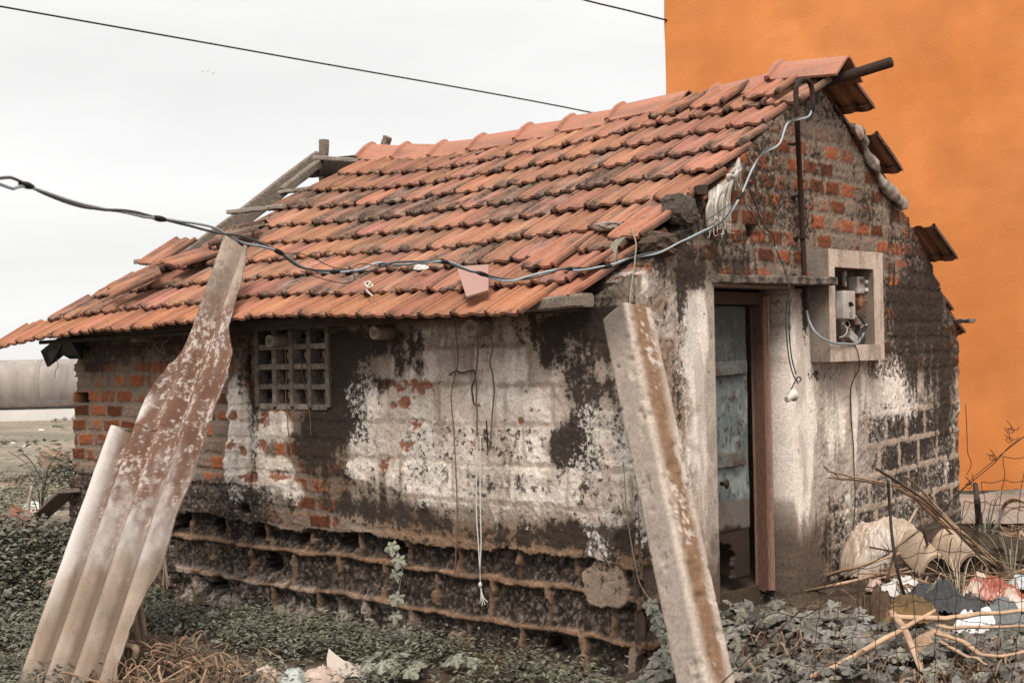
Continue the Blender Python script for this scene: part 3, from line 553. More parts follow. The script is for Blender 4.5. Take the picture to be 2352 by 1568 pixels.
# iron ridge pole
a = hit(1935, 178, 1, 2.13); b = hit(2047, 143, 1, 2.13); d = (b - a) / np.linalg.norm(b - a); a = a - d * .5
po = MB(); po.tube([a, b, b + d * .002, b - d * .25], [.034, .034, .028, .027], 18, cap=False); po.build('ridge_pole', m_iron, hut, smooth=True)
# log ends under the eave
for (px, py), r_, ln in zip([(306, 774), (618, 783), (858, 764), (1080, 752)], (.036, .045, .045, .052), (.20, .18, .16, .2)):
    c = hit(px, py, 1, -.15); o_ = MB(); lg = np.array([nr.uniform(-.03, .03), 1, nr.uniform(-.02, .05)])
    o_.tube([c + lg * .002, c, c + lg * .03, c + lg * ln, c + lg * .5], [r_ * .45, r_ * .92, r_, r_ * 1.05, r_], 12, c=np.array([(.03, .022, .018), (.34, .27, .22), (.26, .20, .165), (.16, .125, .10), (.1, .08, .065)]))
    o_.build('beam_end', mat('log', rough=.9, vcol=True, var=.35, scale=40, bump=.5, bscale=80), hut, smooth=False)
# pierced vent block in the front wall
vb = MB(); x0, x1, z0, z1 = -3.235, -2.50, 1.15, 1.69
cg = np.array([.19, .155, .13])
for i in range(5):
    x = x0 + (x1 - x0) * i / 4; vb.box((x - .019, -.016, z0), (.038, 0, 0), (0, .075, 0), (0, 0, z1 - z0), cg * nr.uniform(.7, 1.2), .003)
for j in range(5):
    z = z0 + (z1 - z0) * j / 4
    for i in range(4):
        xa = x0 + (x1 - x0) * i / 4 + .0195; vb.box((xa, -.011, z - .018), ((x1 - x0) / 4 - .039, 0, 0), (0, .07, 0), (0, 0, .036), cg * nr.uniform(.7, 1.4), .002)
for i in range(4):
    for j in range(4):
        xa = x0 + (x1 - x0) * i / 4 + .0195; za = z0 + (z1 - z0) * j / 4 + .0185; wx = (x1 - x0) / 4 - .039; wz = (z1 - z0) / 4 - .037
        for bx_ in (((0, 0), (wx * .12, wz)), ((wx * .56, 0), (wx * .44, wz)), ((wx * .125, 0), (wx * .43, wz * .36)), ((wx * .125, wz * .80), (wx * .43, wz * .20))):
            (ox, oz), (sx, sz) = bx_; vb.box((xa + ox, .055, za + oz), (sx - .0005, 0, 0), (0, .02, 0), (0, 0, sz - .0005), cg * .35)
vb.build('vent_grille', mat('vent_concrete', rough=.95, vcol=True, var=.5, scale=30, bump=.6, bscale=90), hut)
# torn black sheeting at the left eave corner
tp_ = MB(); pts = [(93, 806), (122, 782), (152, 764), (186, 752), (186, 824), (160, 824), (143, 815), (108, 842)]
o_ = np.array([-5.4, -.08, 1.6]); V = [hit(*p, 1, -.06 - .05 * (i % 3)) for i, p in enumerate(pts)]
tp_.add(V + [p + np.array([0, .02, 0]) for p in V], [tuple(range(8))[::-1], tuple(range(8, 16))] + [(i, (i + 1) % 8, 8 + (i + 1) % 8, 8 + i) for i in range(8)]); tp_.build('sheeting', m_black, hut)
# ---- door, frame, lintel
def panel(name, y0, y1, z0, z1, x, colf, m, parent, keepf=None, th=.035, step=.009):
    u = np.arange(y0, y1 + step / 2, step); v = np.arange(z0, z1 + step / 2, step); U, V = np.meshgrid(u, v); c, h, kp = colf(U, V)
    ORGp = wall_surface(name, U, V, kp, np.stack([x + h, U, V], -1), c, th, (1, 0, 0), parent); ORGp.data.materials[0] = m; return ORGp
def doorcol(U, V):
    n1 = fbm(U, V, 5, 2, 5); n2 = fbm(U * 2.2, V * .7, 22, 4, 4, .6); n3 = fbm(U, V, 70, 1, 3)
    c = np.ones(U.shape + (3,)) * np.array([.15, .172, .165]) * (.55 + .6 * n1[..., None])
    c = mixc(c, [.045, .036, .03], .9 * sst(.55, .65, n2 * .6 + n3 * .4)); c = mixc(c, [.29, .31, .295], .5 * sst(.6, .7, fbm(U, V, 9, 6, 4)))
    c = mixc(c, [.05, .045, .04], .85 * sst(1.1, 1.6, V + (n1 - .5) * .4))  # lintel shade painted onto the upper door leaf
    c = mixc(c, np.array([.13, .11, .095]), sst(.56, .53, V + (n3 - .5) * .03)); c = mixc(c, [.035, .022, .016], sst(.37, .34, V + (n1 - .5) * .15))
    for yy, zz in ((1.30, 1.33), (1.23, 1.32), (1.25, 1.17), (1.33, 1.02), (1.33, .88)): c = mixc(c, [.06, .03, .018], .9 * np.clip(np.exp(-((U - yy) ** 2 + (V - zz) ** 2) / .0004), 0, 1))
    k_ = ~((V < .30 + (n1 - .5) * .2) & (U < 1.22 + (n1 - .5) * .2)) & ~((V < .06))
    return c, (n1 - .5) * .012 - .008 * (V < .36) + .002 * n3, k_
m_paint = mat('old_paint', rough=.8, vcol=True, var=.22, scale=60, bump=.3, bscale=120, bdist=.003)
door = panel('door', .86, 1.43, -.02, 1.74, -.19, doorcol, m_paint, hut)
for z_, w_ in ((.80, .31), (1.36, .36)):
    b_ = MB(); b_.beam((-.172, 1.02, z_), (-.172, 1.02 + w_, z_ + .005), .035, .085, n=6, wob=.002); b_.build('door_batten', mat('door_batten_wood', (.11, .11, .103), .85, .4, 25, .4, col2=(.09, .06, .04)), door)
kn = MB(); kc = hit(1655, 1110, 0, -.14); kn.tube([kc, kc + np.array([.03, 0, 0]), kc + np.array([.045, 0, 0]), kc + np.array([.055, 0, 0])], [.012, .014, .03, .012], 12); kn.build('door_knob', m_iron, door, smooth=True)
fr = MB(); cf = np.array([.085, .046, .034])
fr.box((-.22, 1.568, -.05), (.064, 0, 0), (0, .010, 0), (0, 0, 1.86), cf * 1.5); fr.box((-.25, 1.5785, -.05), (.102, 0, 0), (0, .020, 0), (0, 0, 1.86), np.array([.22, .13, .10])); fr.box((-.25, 1.599, -.05), (.118, 0, 0), (0, .020, 0), (0, 0, 1.86), np.array([.30, .185, .145])); fr.box((-.25, 1.6195, -.05), (.106, 0, 0), (0, .018, 0), (0, 0, 1.86), np.array([.24, .145, .11]))
fr.box((-.25, .80, 1.755), (.10, 0, 0), (0, .774, 0), (0, 0, .075), cf * .7); fr.box((-.25, .80, -.05), (.1, 0, 0), (0, .05, 0), (0, 0, 1.80), cf * .7)
fr.build('door_frame', mat('frame_paint', rough=.75, vcol=True, var=.4, scale=30, bump=.4, bscale=70, stretch=(4, 4, .6)), hut)
li = MB(); nl = 14; V = []
for i in range(nl + 1):
    t = i / nl; y = .765 + t * (1.885 - .765); pr = .045 + .165 * t + nr.uniform(-.005, .005); zt = 1.918 + nr.uniform(-.006, .006); zb = 1.868 + nr.uniform(-.004, .004)
    V += [(.0, y, zt), (pr - .006, y, zt), (pr, y, zt - .008), (pr, y, zb + .006), (pr - .006, y, zb), (.0, y, zb)]
li.add(V, [(i * 6 + k_, (i + 1) * 6 + k_, (i + 1) * 6 + (k_ + 1) % 6, i * 6 + (k_ + 1) % 6) for i in range(nl) for k_ in range(6)] + [tuple(range(6)), tuple(nl * 6 + k_ for k_ in range(6))[::-1]])
li.build('lintel', mat('lintel_stone', (.17, .135, .11), .95, .5, 40, .9, 90, .008, col2=(.05, .04, .033)), hut)
# ---- raised concrete surround of the meter niche
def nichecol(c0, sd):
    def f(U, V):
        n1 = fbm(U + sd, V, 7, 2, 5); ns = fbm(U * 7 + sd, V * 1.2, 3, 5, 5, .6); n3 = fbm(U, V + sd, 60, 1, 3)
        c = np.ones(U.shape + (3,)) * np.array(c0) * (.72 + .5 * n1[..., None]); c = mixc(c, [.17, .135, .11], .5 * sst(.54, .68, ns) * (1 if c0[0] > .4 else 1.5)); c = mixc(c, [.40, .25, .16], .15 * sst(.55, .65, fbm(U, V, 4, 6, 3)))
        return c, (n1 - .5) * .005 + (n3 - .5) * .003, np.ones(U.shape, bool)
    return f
sur = MB()
def slabgrid(mb, o, a, b, nrm, f, step=.01):
    la, lb_ = np.linalg.norm(a), np.linalg.norm(b); na, nb_ = max(2, int(la / step)), max(2, int(lb_ / step)); A, B = np.meshgrid(np.linspace(0, la, na + 1), np.linspace(0, lb_, nb_ + 1))
    c, h, _ = f(A, B + (o[2] if abs(b[2]) > 0 else 0)); ed = (A < 1e-6) | (A > la - 1e-6) | (B < 1e-6) | (B > lb_ - 1e-6); h = np.where(ed, 0, h)
    P = np.asarray(o) + A[..., None] * np.asarray(a) / la + B[..., None] * np.asarray(b) / lb_ + h[..., None] * np.asarray(nrm); i_ = np.arange(A.size).reshape(A.shape)
    mb.add(P.reshape(-1, 3), np.stack([i_[:-1, :-1], i_[:-1, 1:], i_[1:, 1:], i_[1:, :-1]], -1).reshape(-1, 4).tolist(), c.reshape(-1, 3))
Y0, Y1, Z0, Z1, D_ = 1.885, 2.625, 1.385, 2.105, .145; y0, y1, z0, z1 = 1.965, 2.49, 1.49, 1.99
fc = nichecol((.50, .40, .33), 1.0); fs = nichecol((.22, .19, .165), 3.0); fi = nichecol((.17, .14, .115), 5.0)  # same concrete: side and inner faces darkened to carry shade
nx_ = (1, 0, 0)
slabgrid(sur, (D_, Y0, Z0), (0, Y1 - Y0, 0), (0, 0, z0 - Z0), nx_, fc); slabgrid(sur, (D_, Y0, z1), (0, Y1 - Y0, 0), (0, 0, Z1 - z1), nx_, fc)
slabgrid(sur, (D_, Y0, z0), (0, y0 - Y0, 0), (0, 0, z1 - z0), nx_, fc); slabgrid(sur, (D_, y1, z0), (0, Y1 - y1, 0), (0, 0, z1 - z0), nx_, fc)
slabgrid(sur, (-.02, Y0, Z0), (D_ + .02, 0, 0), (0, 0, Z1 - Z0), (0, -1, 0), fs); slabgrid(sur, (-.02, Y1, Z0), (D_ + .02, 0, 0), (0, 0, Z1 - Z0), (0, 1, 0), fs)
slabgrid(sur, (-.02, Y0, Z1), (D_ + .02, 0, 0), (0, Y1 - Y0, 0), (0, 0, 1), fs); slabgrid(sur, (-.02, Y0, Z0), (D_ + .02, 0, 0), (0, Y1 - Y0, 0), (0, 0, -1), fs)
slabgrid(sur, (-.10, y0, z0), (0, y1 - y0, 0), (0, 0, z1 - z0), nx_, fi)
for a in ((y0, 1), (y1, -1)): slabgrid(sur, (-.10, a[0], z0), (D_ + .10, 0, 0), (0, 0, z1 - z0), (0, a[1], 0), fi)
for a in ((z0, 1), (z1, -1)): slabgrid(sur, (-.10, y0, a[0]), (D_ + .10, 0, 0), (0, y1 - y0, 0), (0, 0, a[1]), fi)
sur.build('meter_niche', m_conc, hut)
# ---- iron conduit with swan neck
cpts = [hit(px, py, 0, .055 if py > 420 else (.10 if py > 300 else .20)) for px, py in ((1853, 712), (1848, 640), (1842, 500), (1836, 380), (1831, 280), (1828, 215), (1831, 195), (1840, 184), (1851, 183), (1861, 192), (1866, 212), (1867, 240))]
cdt = MB(); cdt.tube(spline(cpts, 90), .0165, 12); cdt.build('conduit', m_iron, hut, smooth=True)
for py in (330, 450, 545, 660):
    px = np.interp(py, [280, 380, 500, 640], [1831, 1836, 1842, 1848]); bd = MB(); c = hit(px, py, 0, .055 if py > 420 else .095); bd.tube([c - np.array([0, 0, .008]), c + np.array([0, 0, .008])], .021, 12); bd.box(c + np.array([-.06, -.03, -.006]), (.06, 0, 0), (0, .06, 0), (0, 0, .012)); bd.build('conduit_clamp', m_iron, hut)
# cement fillet standing out at the right end, stub of timber
timber('purlin_end', hit(2190, 738, 0, -.1), hit(2235, 737, 0, .22), .05, .03, m_wood)
# ------------------------------------------------------------------ orange building behind
m_or = bpy.data.materials.new('orange_render'); m_or.use_nodes = True; n = m_or.node_tree.nodes; l = m_or.node_tree.links; b = n['Principled BSDF']; b.inputs['Roughness'].default_value = .85; b.inputs['Specular IOR Level'].default_value = .2
t_ = n.new('ShaderNodeTexCoord'); nz = n.new('ShaderNodeTexNoise'); nz.inputs['Scale'].default_value = .6; nz.inputs['Detail'].default_value = 8; nz.inputs['Roughness'].default_value = .62; l.new(t_.outputs['Object'], nz.inputs['Vector'])
r_ = n.new('ShaderNodeValToRGB'); r_.color_ramp.elements[0].position = .3; r_.color_ramp.elements[0].color = (.50, .172, .046, 1); r_.color_ramp.elements[1].position = .7; r_.color_ramp.elements[1].color = (.60, .232, .078, 1); l.new(nz.outputs['Fac'], r_.inputs[0]); l.new(r_.outputs[0], b.inputs['Base Color'])
mpn = n.new('ShaderNodeMapping'); mpn.inputs['Scale'].default_value = (1, 1, .7); l.new(t_.outputs['Object'], mpn.inputs[0])
n3_ = n.new('ShaderNodeTexNoise'); n3_.inputs['Scale'].default_value = 2.2; n3_.inputs['Detail'].default_value = 6; l.new(mpn.outputs[0], n3_.inputs['Vector']); mq = n.new('ShaderNodeMapRange'); mq.inputs['From Min'].default_value = .35; mq.inputs['From Max'].default_value = .7; mq.inputs['To Min'].default_value = .90; mq.inputs['To Max'].default_value = 1.1; l.new(n3_.outputs['Fac'], mq.inputs[0])
mm = n.new('ShaderNodeMixRGB'); mm.blend_type = 'MULTIPLY'; mm.inputs[0].default_value = 1; l.new(r_.outputs[0], mm.inputs[1]); l.new(mq.outputs[0], mm.inputs[2]); l.new(mm.outputs[0], b.inputs['Base Color'])
nb = n.new('ShaderNodeTexNoise'); nb.inputs['Scale'].default_value = 38; nb.inputs['Detail'].default_value = 6; l.new(t_.outputs['Object'], nb.inputs['Vector']); bp = n.new('ShaderNodeBump'); bp.inputs['Strength'].default_value = .22; bp.inputs['Distance'].default_value = .012; l.new(nb.outputs['Fac'], bp.inputs['Height']); l.new(bp.outputs[0], b.inputs['Normal'])
OA = at(1530, 200, 13.2); ang = math.radians(9); fx = RX[:, 0] * [1, 1, 0]; fx /= np.linalg.norm(fx); fz = RX[:, 2] * [1, 1, 0]; fz /= np.linalg.norm(fz)
wdir = fx * math.cos(ang) - fz * math.sin(ang) * 1; ddir = fz * math.cos(ang) + fx * math.sin(ang)
ob = thing('orange_building', 'tall windowless building with bright orange plastered wall behind the hut', 'building', (OA[0], OA[1], 0))
A = np.array([OA[0], OA[1], .16])
wl_ = MB(); nx2, nz2 = 40, 50; V = []
for j in range(nz2 + 1):
    for i in range(nx2 + 1): V.append(A + wdir * 9 * i / nx2 + np.array([0, 0, 8.0 * j / nz2]) + ddir * (fbm(i * .4, j * .4, 1, 3, 3) - .5) * .03 + (wdir * (fbm(j * .37, 2.0, 1, 5, 3) - .5) * .03 if i == 0 else np.zeros(3)))
wl_.add(V, [(j * (nx2 + 1) + i, j * (nx2 + 1) + i + 1, (j + 1) * (nx2 + 1) + i + 1, (j + 1) * (nx2 + 1) + i) for j in range(nz2) for i in range(nx2)])
B0 = A + wdir * .0; wl_.add([A, A + ddir * 8, A + ddir * 8 + [0, 0, 8], A + [0, 0, 8.]], [(0, 3, 2, 1)]); wl_.add([A + wdir * 9, A + wdir * 9 + ddir * 8, A + wdir * 9 + ddir * 8 + [0, 0, 8], A + wdir * 9 + [0, 0, 8.]], [(0, 1, 2, 3)]); wl_.add([A + [0, 0, 8.], A + wdir * 9 + [0, 0, 8], A + wdir * 9 + ddir * 8 + [0, 0, 8], A + ddir * 8 + [0, 0, 8]], [(0, 1, 2, 3)])
wl_.build('wall', m_or, ob, smooth=False)
pb = MB(); U, V_ = np.meshgrid(np.linspace(0, 9, 181), np.linspace(0, 1, 21)); n2 = fbm(U, V_ * .5, 6, 2, 4); top_ = .17 + (n2 - .5) * .06 + .05 * np.sin(U * 2.1)
zz = np.where(V_ < .6, V_ / .6, 1.0) * top_; out = np.where(V_ < .6, .012, .012 * (1 - (V_ - .6) / .4)) + (fbm(U, V_, 20, 4, 3) - .5) * .01
Pp = A + U[..., None] * wdir - ddir * out[..., None]; Pp[..., 2] = zz - .02; c = np.array([.26, .215, .185]) * (.6 + .8 * fbm(U, zz, 9, 1, 4)[..., None]); i_ = np.arange(U.size).reshape(U.shape)
pb.add(Pp.reshape(-1, 3), np.stack([i_[:-1, :-1], i_[:-1, 1:], i_[1:, 1:], i_[1:, :-1]], -1).reshape(-1, 4).tolist(), c.reshape(-1, 3))
apn = Pp[0][:, :]; U2, W2 = np.meshgrid(np.linspace(0, 9, 181), np.linspace(0, 1, 25)); hz = .075 + .05 * W2 + (fbm(U2, W2 * 1.2, 5, 3, 4) - .5) * .06
Pa = A + U2[..., None] * wdir - ddir * (.011 + (1 - W2[..., None]) * (.95 + .25 * (fbm(U2, 0 * U2, 1.5, 2, 3)[..., None]))); Pa[..., 2] = hz * sst(0, .12, W2); c = np.array([.29, .235, .20]) * (.55 + .9 * fbm(U2, W2, 8, 5, 5)[..., None]); i_ = np.arange(U2.size).reshape(U2.shape)
pb.build('plaster_skirt', m_conc, ob, smooth=True)
ap = MB().add(Pa.reshape(-1, 3), np.stack([i_[:-1, :-1], i_[:-1, 1:], i_[1:, 1:], i_[1:, :-1]], -1).reshape(-1, 4).tolist(), c.reshape(-1, 3)); tag(ap.build('concrete_apron', m_conc, None, smooth=True), kind='structure')
# ------------------------------------------------------------------ pipeline far behind
pip = thing('pipeline', 'huge grey pipe lying on a pale concrete bed across the field beyond the hut', 'pipeline', at(60, 950, 38))
m_pipe = mat('pipe_steel', (.27, .235, .215), .7, .3, 1.2, .1, 6, .01, stretch=(3, 3, .3))
ca_, cb_ = at(-420, 893, 37.3), at(1000, 866, 39); dP = (cb_ - ca_); dP[2] = 0
pm = MB(); npp = 30; pm.tube([ca_ + dP * (i / npp) for i in range(npp + 1)], .655, 40); pm.build('pipe', m_pipe, pip, smooth=True)
for i in range(0, npp + 1, 5): cm_ = MB(); q_ = ca_ + dP * (i + .5) / npp; cm_.tube([q_, q_ + dP / np.linalg.norm(dP) * .12], .662, 40); cm_.build('weld_seam', mat('weld', (.27, .235, .215), .7), pip, smooth=True)
bed = MB(); dn = dP / np.linalg.norm(dP); sd_ = np.cross(dn, [0, 0, 1.]); q0 = ca_.copy(); q0[2] = -.12
bed.box(q0 - sd_ * .75, dP, sd_ * 1.5, (0, 0, .30 - (ca_[2] - .655) * 0 + max(0, ca_[2] - .655 - .19))); bed.build('concrete_bed', mat('pale_concrete', (.60, .57, .55), .9, .08, 2), pip)
# ------------------------------------------------------------------ overhead lines
m_wire = mat('black_wire', (.012, .011, .01), .5, .1, 30, 0); m_cab = mat('grey_cable', rough=.38, vcol=True, var=.1, scale=20, bump=0, spec=.5)
def single(name, mb, m, label, cat, group=None, smooth=True, **k): return tag(mb.build(name, m, None, smooth=smooth, **k), label, cat, group)
single('overhead_wire', MB().tube(spline([at(-260, -30, 13), at(0, 15, 14), at(660, 132, 16), at(1325, 252, 18.5), at(1700, 340, 20)], 60), .0095, 6), m_wire, 'thin black wire crossing the whole sky above the tiled roof', 'wire')
single('overhead_wire', MB().tube(spline([at(1200, -40, 12.6), at(1345, 1, 12.9), at(1440, 24, 13.0), OA + np.array([0, 0, .0]) + (at(1532, 47, 13.2) - OA)], 30), .008, 6), m_wire, 'short grey wire running from the top of the sky to the orange wall', 'wire')
cp = [(-160, 405, 4.2), (0, 419, 4.5), (60, 425, 4.7), (180, 470, 5.0), (300, 490, 5.3), (365, 502, 5.5), (480, 524, 5.8), (560, 552, 6.1), (640, 578, 6.35), (690, 612, 6.6), (760, 624, 6.8), (830, 620, 6.95), (880, 608, 7.05), (950, 603, 7.15), (1020, 601, 7.25), (1085, 622, 7.35), (1160, 642, 7.5), (1220, 636, 7.55), (1290, 618, 7.6), (1335, 618, 7.62), (1395, 612, 7.66), (1460, 590, 7.7), (1520, 578, 7.76), (1600, 540, 7.86), (1660, 505, 7.95), (1700, 450, 8.05), (1730, 385, 8.15), (1755, 350, 8.25), (1790, 330, 8.35), (1808, 285, 8.5), (1830, 273, 8.6), (1858, 268, 8.68), (1866, 250, 8.71)]
base = spline([at(*p) for p in cp], 330); nb_ = len(base); tt = np.linspace(0, 1, nb_); right = RX[:, 0]; upv = -RX[:, 1]
amp = .0052 + .012 * np.clip(np.sin(tt * 38) * sst(.75, .3, tt), 0, 1) ** 2; ph_ = tt * 70
wob = (fbm(tt * 40, tt * 0, 1, 2, 3) - .5)[:, None] * .012 * upv
cab = thing('service_cable', 'grey twin cable sagging across the front of the roof to the conduit hook', 'cable', base[nb_ // 2])
for sg, cc_ in ((1, (.30, .34, .355)), (-1, (.05, .052, .055))):
    off = sg * (np.cos(ph_) * amp)[:, None] * upv + sg * (np.sin(ph_) * amp)[:, None] * RX[:, 2]
    MB().tube(base + off + wob, .0056, 8, c=np.tile(np.array(cc_), (nb_, 1)) * (.85 + .3 * fbm(tt * 60, tt, 1, 1, 2)[:, None])).build('strand', m_cab, cab, smooth=True)
for px in (60, 362, 640, 770, 880, 1020, 1110, 1310, 1395, 1560, 1700):
    k_ = int(np.argmin([abs(p[0] - px) for p in [(CX + F * ((RX.T @ (b_ - CAM))[0] / (RX.T @ (b_ - CAM))[2]), 0) for b_ in base]])); k_ = min(max(k_, 1), nb_ - 2)
    MB().tube([base[k_ - 1] + (base[k_ + 1] - base[k_ - 1]) * f_ for f_ in (-.3, .2, .5, .8, 1.3)], [.008, .0115, .0125, .0115, .008], 9).build('tape_binding', m_black, cab, smooth=True)
bw1 = [(640, 582, 6.34), (700, 585, 6.6), (760, 612, 6.78), (800, 618, 6.85), (830, 606, 6.9), (900, 612, 7.0), (1020, 594, 7.2)]
bw2 = [(690, 622, 6.6), (740, 640, 6.75), (790, 650, 6.83), (815, 640, 6.86), (800, 612, 6.86), (812, 622, 6.86), (795, 628, 6.86)]
bw3 = [(1300, 614, 7.6), (1400, 610, 7.66), (1500, 560, 7.8), (1600, 520, 7.9), (1690, 460, 8.0)]
for bwx in (bw1, bw2, bw3): MB().tube(spline([at(*p) for p in bwx], 50), .0022, 5).build('tie_wire', m_wire, cab, smooth=True)
# insulated tail at the conduit hook
tl = spline([at(1867, 238, 8.7), at(1867, 252, 8.7), at(1862, 272, 8.69), at(1853, 277, 8.67)], 16)
MB().tube(tl, [.014] * 6 + [.006] * (len(tl) - 6), 8).build('cable_end', m_black, cab, smooth=True)
# drop wires from the cable down the gable to the bulb holder
m_twin = mat('twin_flex', (.03, .035, .035), .6, .2, 30, 0)
bh = thing('bulb_holder', 'broken white bulb holder dangling on black flex beside the door', 'bulb holder', hit(1815, 910, 0, .22))
dw = [hit(px, py, 0, d) for px, py, d in ((1720, 432, .06), (1735, 470, .05), (1755, 520, .05), (1775, 540, .05), (1782, 570, .05), (1800, 615, .07), (1812, 650, .22), (1812, 680, .22), (1806, 720, .2), (1806, 760, .2), (1812, 820, .2), (1822, 860, .2), (1833, 877, .2), (1840, 870, .2), (1833, 866, .2), (1824, 880, .2), (1816, 897, .2))]
MB().tube(spline(dw, 150), .0042, 6).build('flex', m_twin, bh, smooth=True)
MB().tube(spline([hit(px, py, 0, .05) for px, py in ((1708, 440), (1712, 470), (1735, 505), (1750, 530), (1772, 545))], 40), .003, 5).build('flex', m_twin, bh, smooth=True)
MB().tube(spline([d_ + np.array([.012, .012, 0]) for d_ in dw[7:12]], 50), .0038, 6).build('flex', m_twin, bh, smooth=True)
hc = hit(1815, 908, 0, .2); ax = (hit(1830, 916, 0, .2) - hit(1800, 917, 0, .2)); ax = ax / np.linalg.norm(ax); ax = ax * .9 + np.array([.2, 0, .12])
MB().tube([hc - ax * .035 + [0, 0, -.02], hc - ax * .034 + [0, 0, -.02], hc + [0, 0, -.01], hc + ax * .012, hc + ax * .03, hc + ax * .034], [.014, .019, .020, .03, .040, .034], 16).build('holder', mat('porcelain', (.62, .55, .47), .4, .15, 30, .1, spec=.5), bh, smooth=True)
for k_ in (2, 10):
    MB().tube([dw[k_ + 2] + [0, 0, .012], dw[k_ + 2], dw[k_ + 2] - [0, 0, .012]], [.004, .009, .004], 7).build('tape', mat('green_tape', (.25, .33, .32), .6), bh)
# ------------------------------------------------------------------ gear in the meter niche
def nbox(name, mb, m, parent): return mb.build(name, m, parent)
def bevbox(c, s, bev=.006, col=(1, 1, 1)):
    bm = bmesh.new(); bmesh.ops.create_cube(bm, size=1); bmesh.ops.scale(bm, vec=s, verts=bm.verts); bmesh.ops.bevel(bm, geom=bm.edges[:], offset=bev, segments=2, affect='EDGES', profile=.7)
    V = [np.array(v.co) + np.asarray(c) for v in bm.verts]; f = [tuple(v.index for v in q.verts) for q in bm.faces]; bm.free(); return V, f, np.array(col)
def NP(px, py, x=.06): return hit(px, py, 0, x)
m_enam = mat('white_enamel', (.46, .42, .39), .5, .12, 18, .1, spec=.4, col2=(.36, .30, .26)); m_bak = mat('brown_bakelite', (.20, .11, .07), .5, .25, 40, .1, spec=.4); m_gp = mat('grey_plastic', (.42, .38, .35), .5, .2, 30, .1)
c1 = NP(1942, 700, .07); sb = thing('switch_box', 'white metal switch box with black knob and rusty top edge in the meter niche', 'switch box', c1 - [0, 0, .1])
MB().add(*bevbox(c1, (.06, .165, .185), .012)).build('case', m_enam, sb); 
k1 = NP(1955, 700, .11); MB().tube([k1 - [.012, 0, 0], k1 + [.012, 0, 0], k1 + [.016, 0, 0]], [.011, .011, .006], 10).build('knob', m_black, sb)
MB().box(k1 + [-.009, -.004, -.004], (.022, 0, 0), (0, -.012, .016), (0, .006, .008)).build('knob_lever', m_black, sb)
q1 = NP(1951, 716, .1015); MB().box(q1, (.002, 0, 0), (0, .042, 0), (0, 0, -.032)).build('notice_plate', mat('dull_plate', (.25, .23, .21), .5), sb)
MB().box(c1 + [-.03, -.0825, .0935], (.058, 0, 0), (0, .165, 0), (0, 0, .003)).build('rust_edge', mat('rust', (.17, .07, .035), .9, .4, 40), sb)
em_c = NP(1968, 655, .045); em = thing('electric_meter', 'small glass fronted electric meter fixed at the top of the niche', 'electric meter', em_c - [0, 0, .06])
MB().add(*bevbox(em_c, (.07, .11, .115), .01)).build('case', m_gp, em); MB().add(*bevbox(em_c + [.0365, .0, .025], (.006, .05, .03), .002)).build('dial_window', m_bak, em)
for dz in (.02, -.035): MB().tube([em_c + [.03, .045, dz], em_c + [.055, .045, dz], em_c + [.062, .045, dz]], [.016, .016, .006], 10).build('terminal_knob', mat('clear_plastic', (.55, .48, .42), .25, .1, 20, 0, spec=.6), em, smooth=True)
MB().box(em_c + [.036, -.04, -.045], (.002, 0, 0), (0, .06, 0), (0, 0, .03)).build('number_plate', mat('paper_plate', (.52, .46, .41), .6), em)
f1 = NP(1976, 690, .03); fh = thing('fuse_carrier', 'round brown fuse carrier half hidden behind the white switch box', 'fuse', f1 - [0, 0, .05])
MB().tube([f1 - [.03, 0, 0], f1 + [.02, 0, 0], f1 + [.035, 0, 0]], [.062, .062, .045], 22).build('body', mat('orange_bakelite', (.36, .17, .09), .45, .25, 30, .1, spec=.4), fh, smooth=False)
MB().add(*bevbox(f1 + [.036, 0, -.01], (.012, .04, .05), .004)).build('grip', m_bak, fh)
f2 = NP(1962, 741, .03); jb = thing('rewirable_fuse', 'small brown fuse base with loose wires under the white switch box', 'fuse', f2 - [0, 0, .03])
MB().add(*bevbox(f2 + [0, .02, 0], (.045, .07, .035), .004)).build('body', m_bak, jb); MB().add(*bevbox(f2 + [0, -.06, -.005], (.045, .055, .055), .005)).build('carrier', m_iron, jb)
for dy in (.0, .035): MB().tube([f2 + [.02, dy + .005, 0], f2 + [.026, dy + .005, 0]], .006, 8).build('screw', m_gp, jb)
f3 = NP(1953, 775, .03); jb2 = thing('junction_box', 'tilted grey junction box hanging loose at the niche floor', 'junction box', f3 - [0, 0, .03])
V, f, c_ = bevbox((0, 0, 0), (.05, .10, .05), .008); Rm = np.array(Matrix.Rotation(math.radians(-28), 3, 'X')); MB().add([f3 + Rm @ v for v in V], f, c_).build('case', mat('grey_lid', (.32, .29, .26), .6, .3, 30), jb2)
V, f, c_ = bevbox((.026, 0, 0), (.006, .108, .058), .002); MB().add([f3 + Rm @ v for v in V], f, c_).build('lid', m_gp, jb2)
sk = NP(1940, 640, .02); skt = thing('wall_socket', 'narrow white socket plate at the upper left of the niche', 'socket', sk - [0, 0, .04]); MB().add(*bevbox(sk, (.02, .03, .10), .003)).build('plate', m_enam, skt); MB().box(sk + [.0095, -.006, -.02], (.002, 0, 0), (0, .012, 0), (0, 0, .04)).build('slot', m_black, skt)
nwire = thing('meter_wiring', 'tangle of brown black and white wires looping inside the niche', 'wiring', NP(1990, 740, .05))
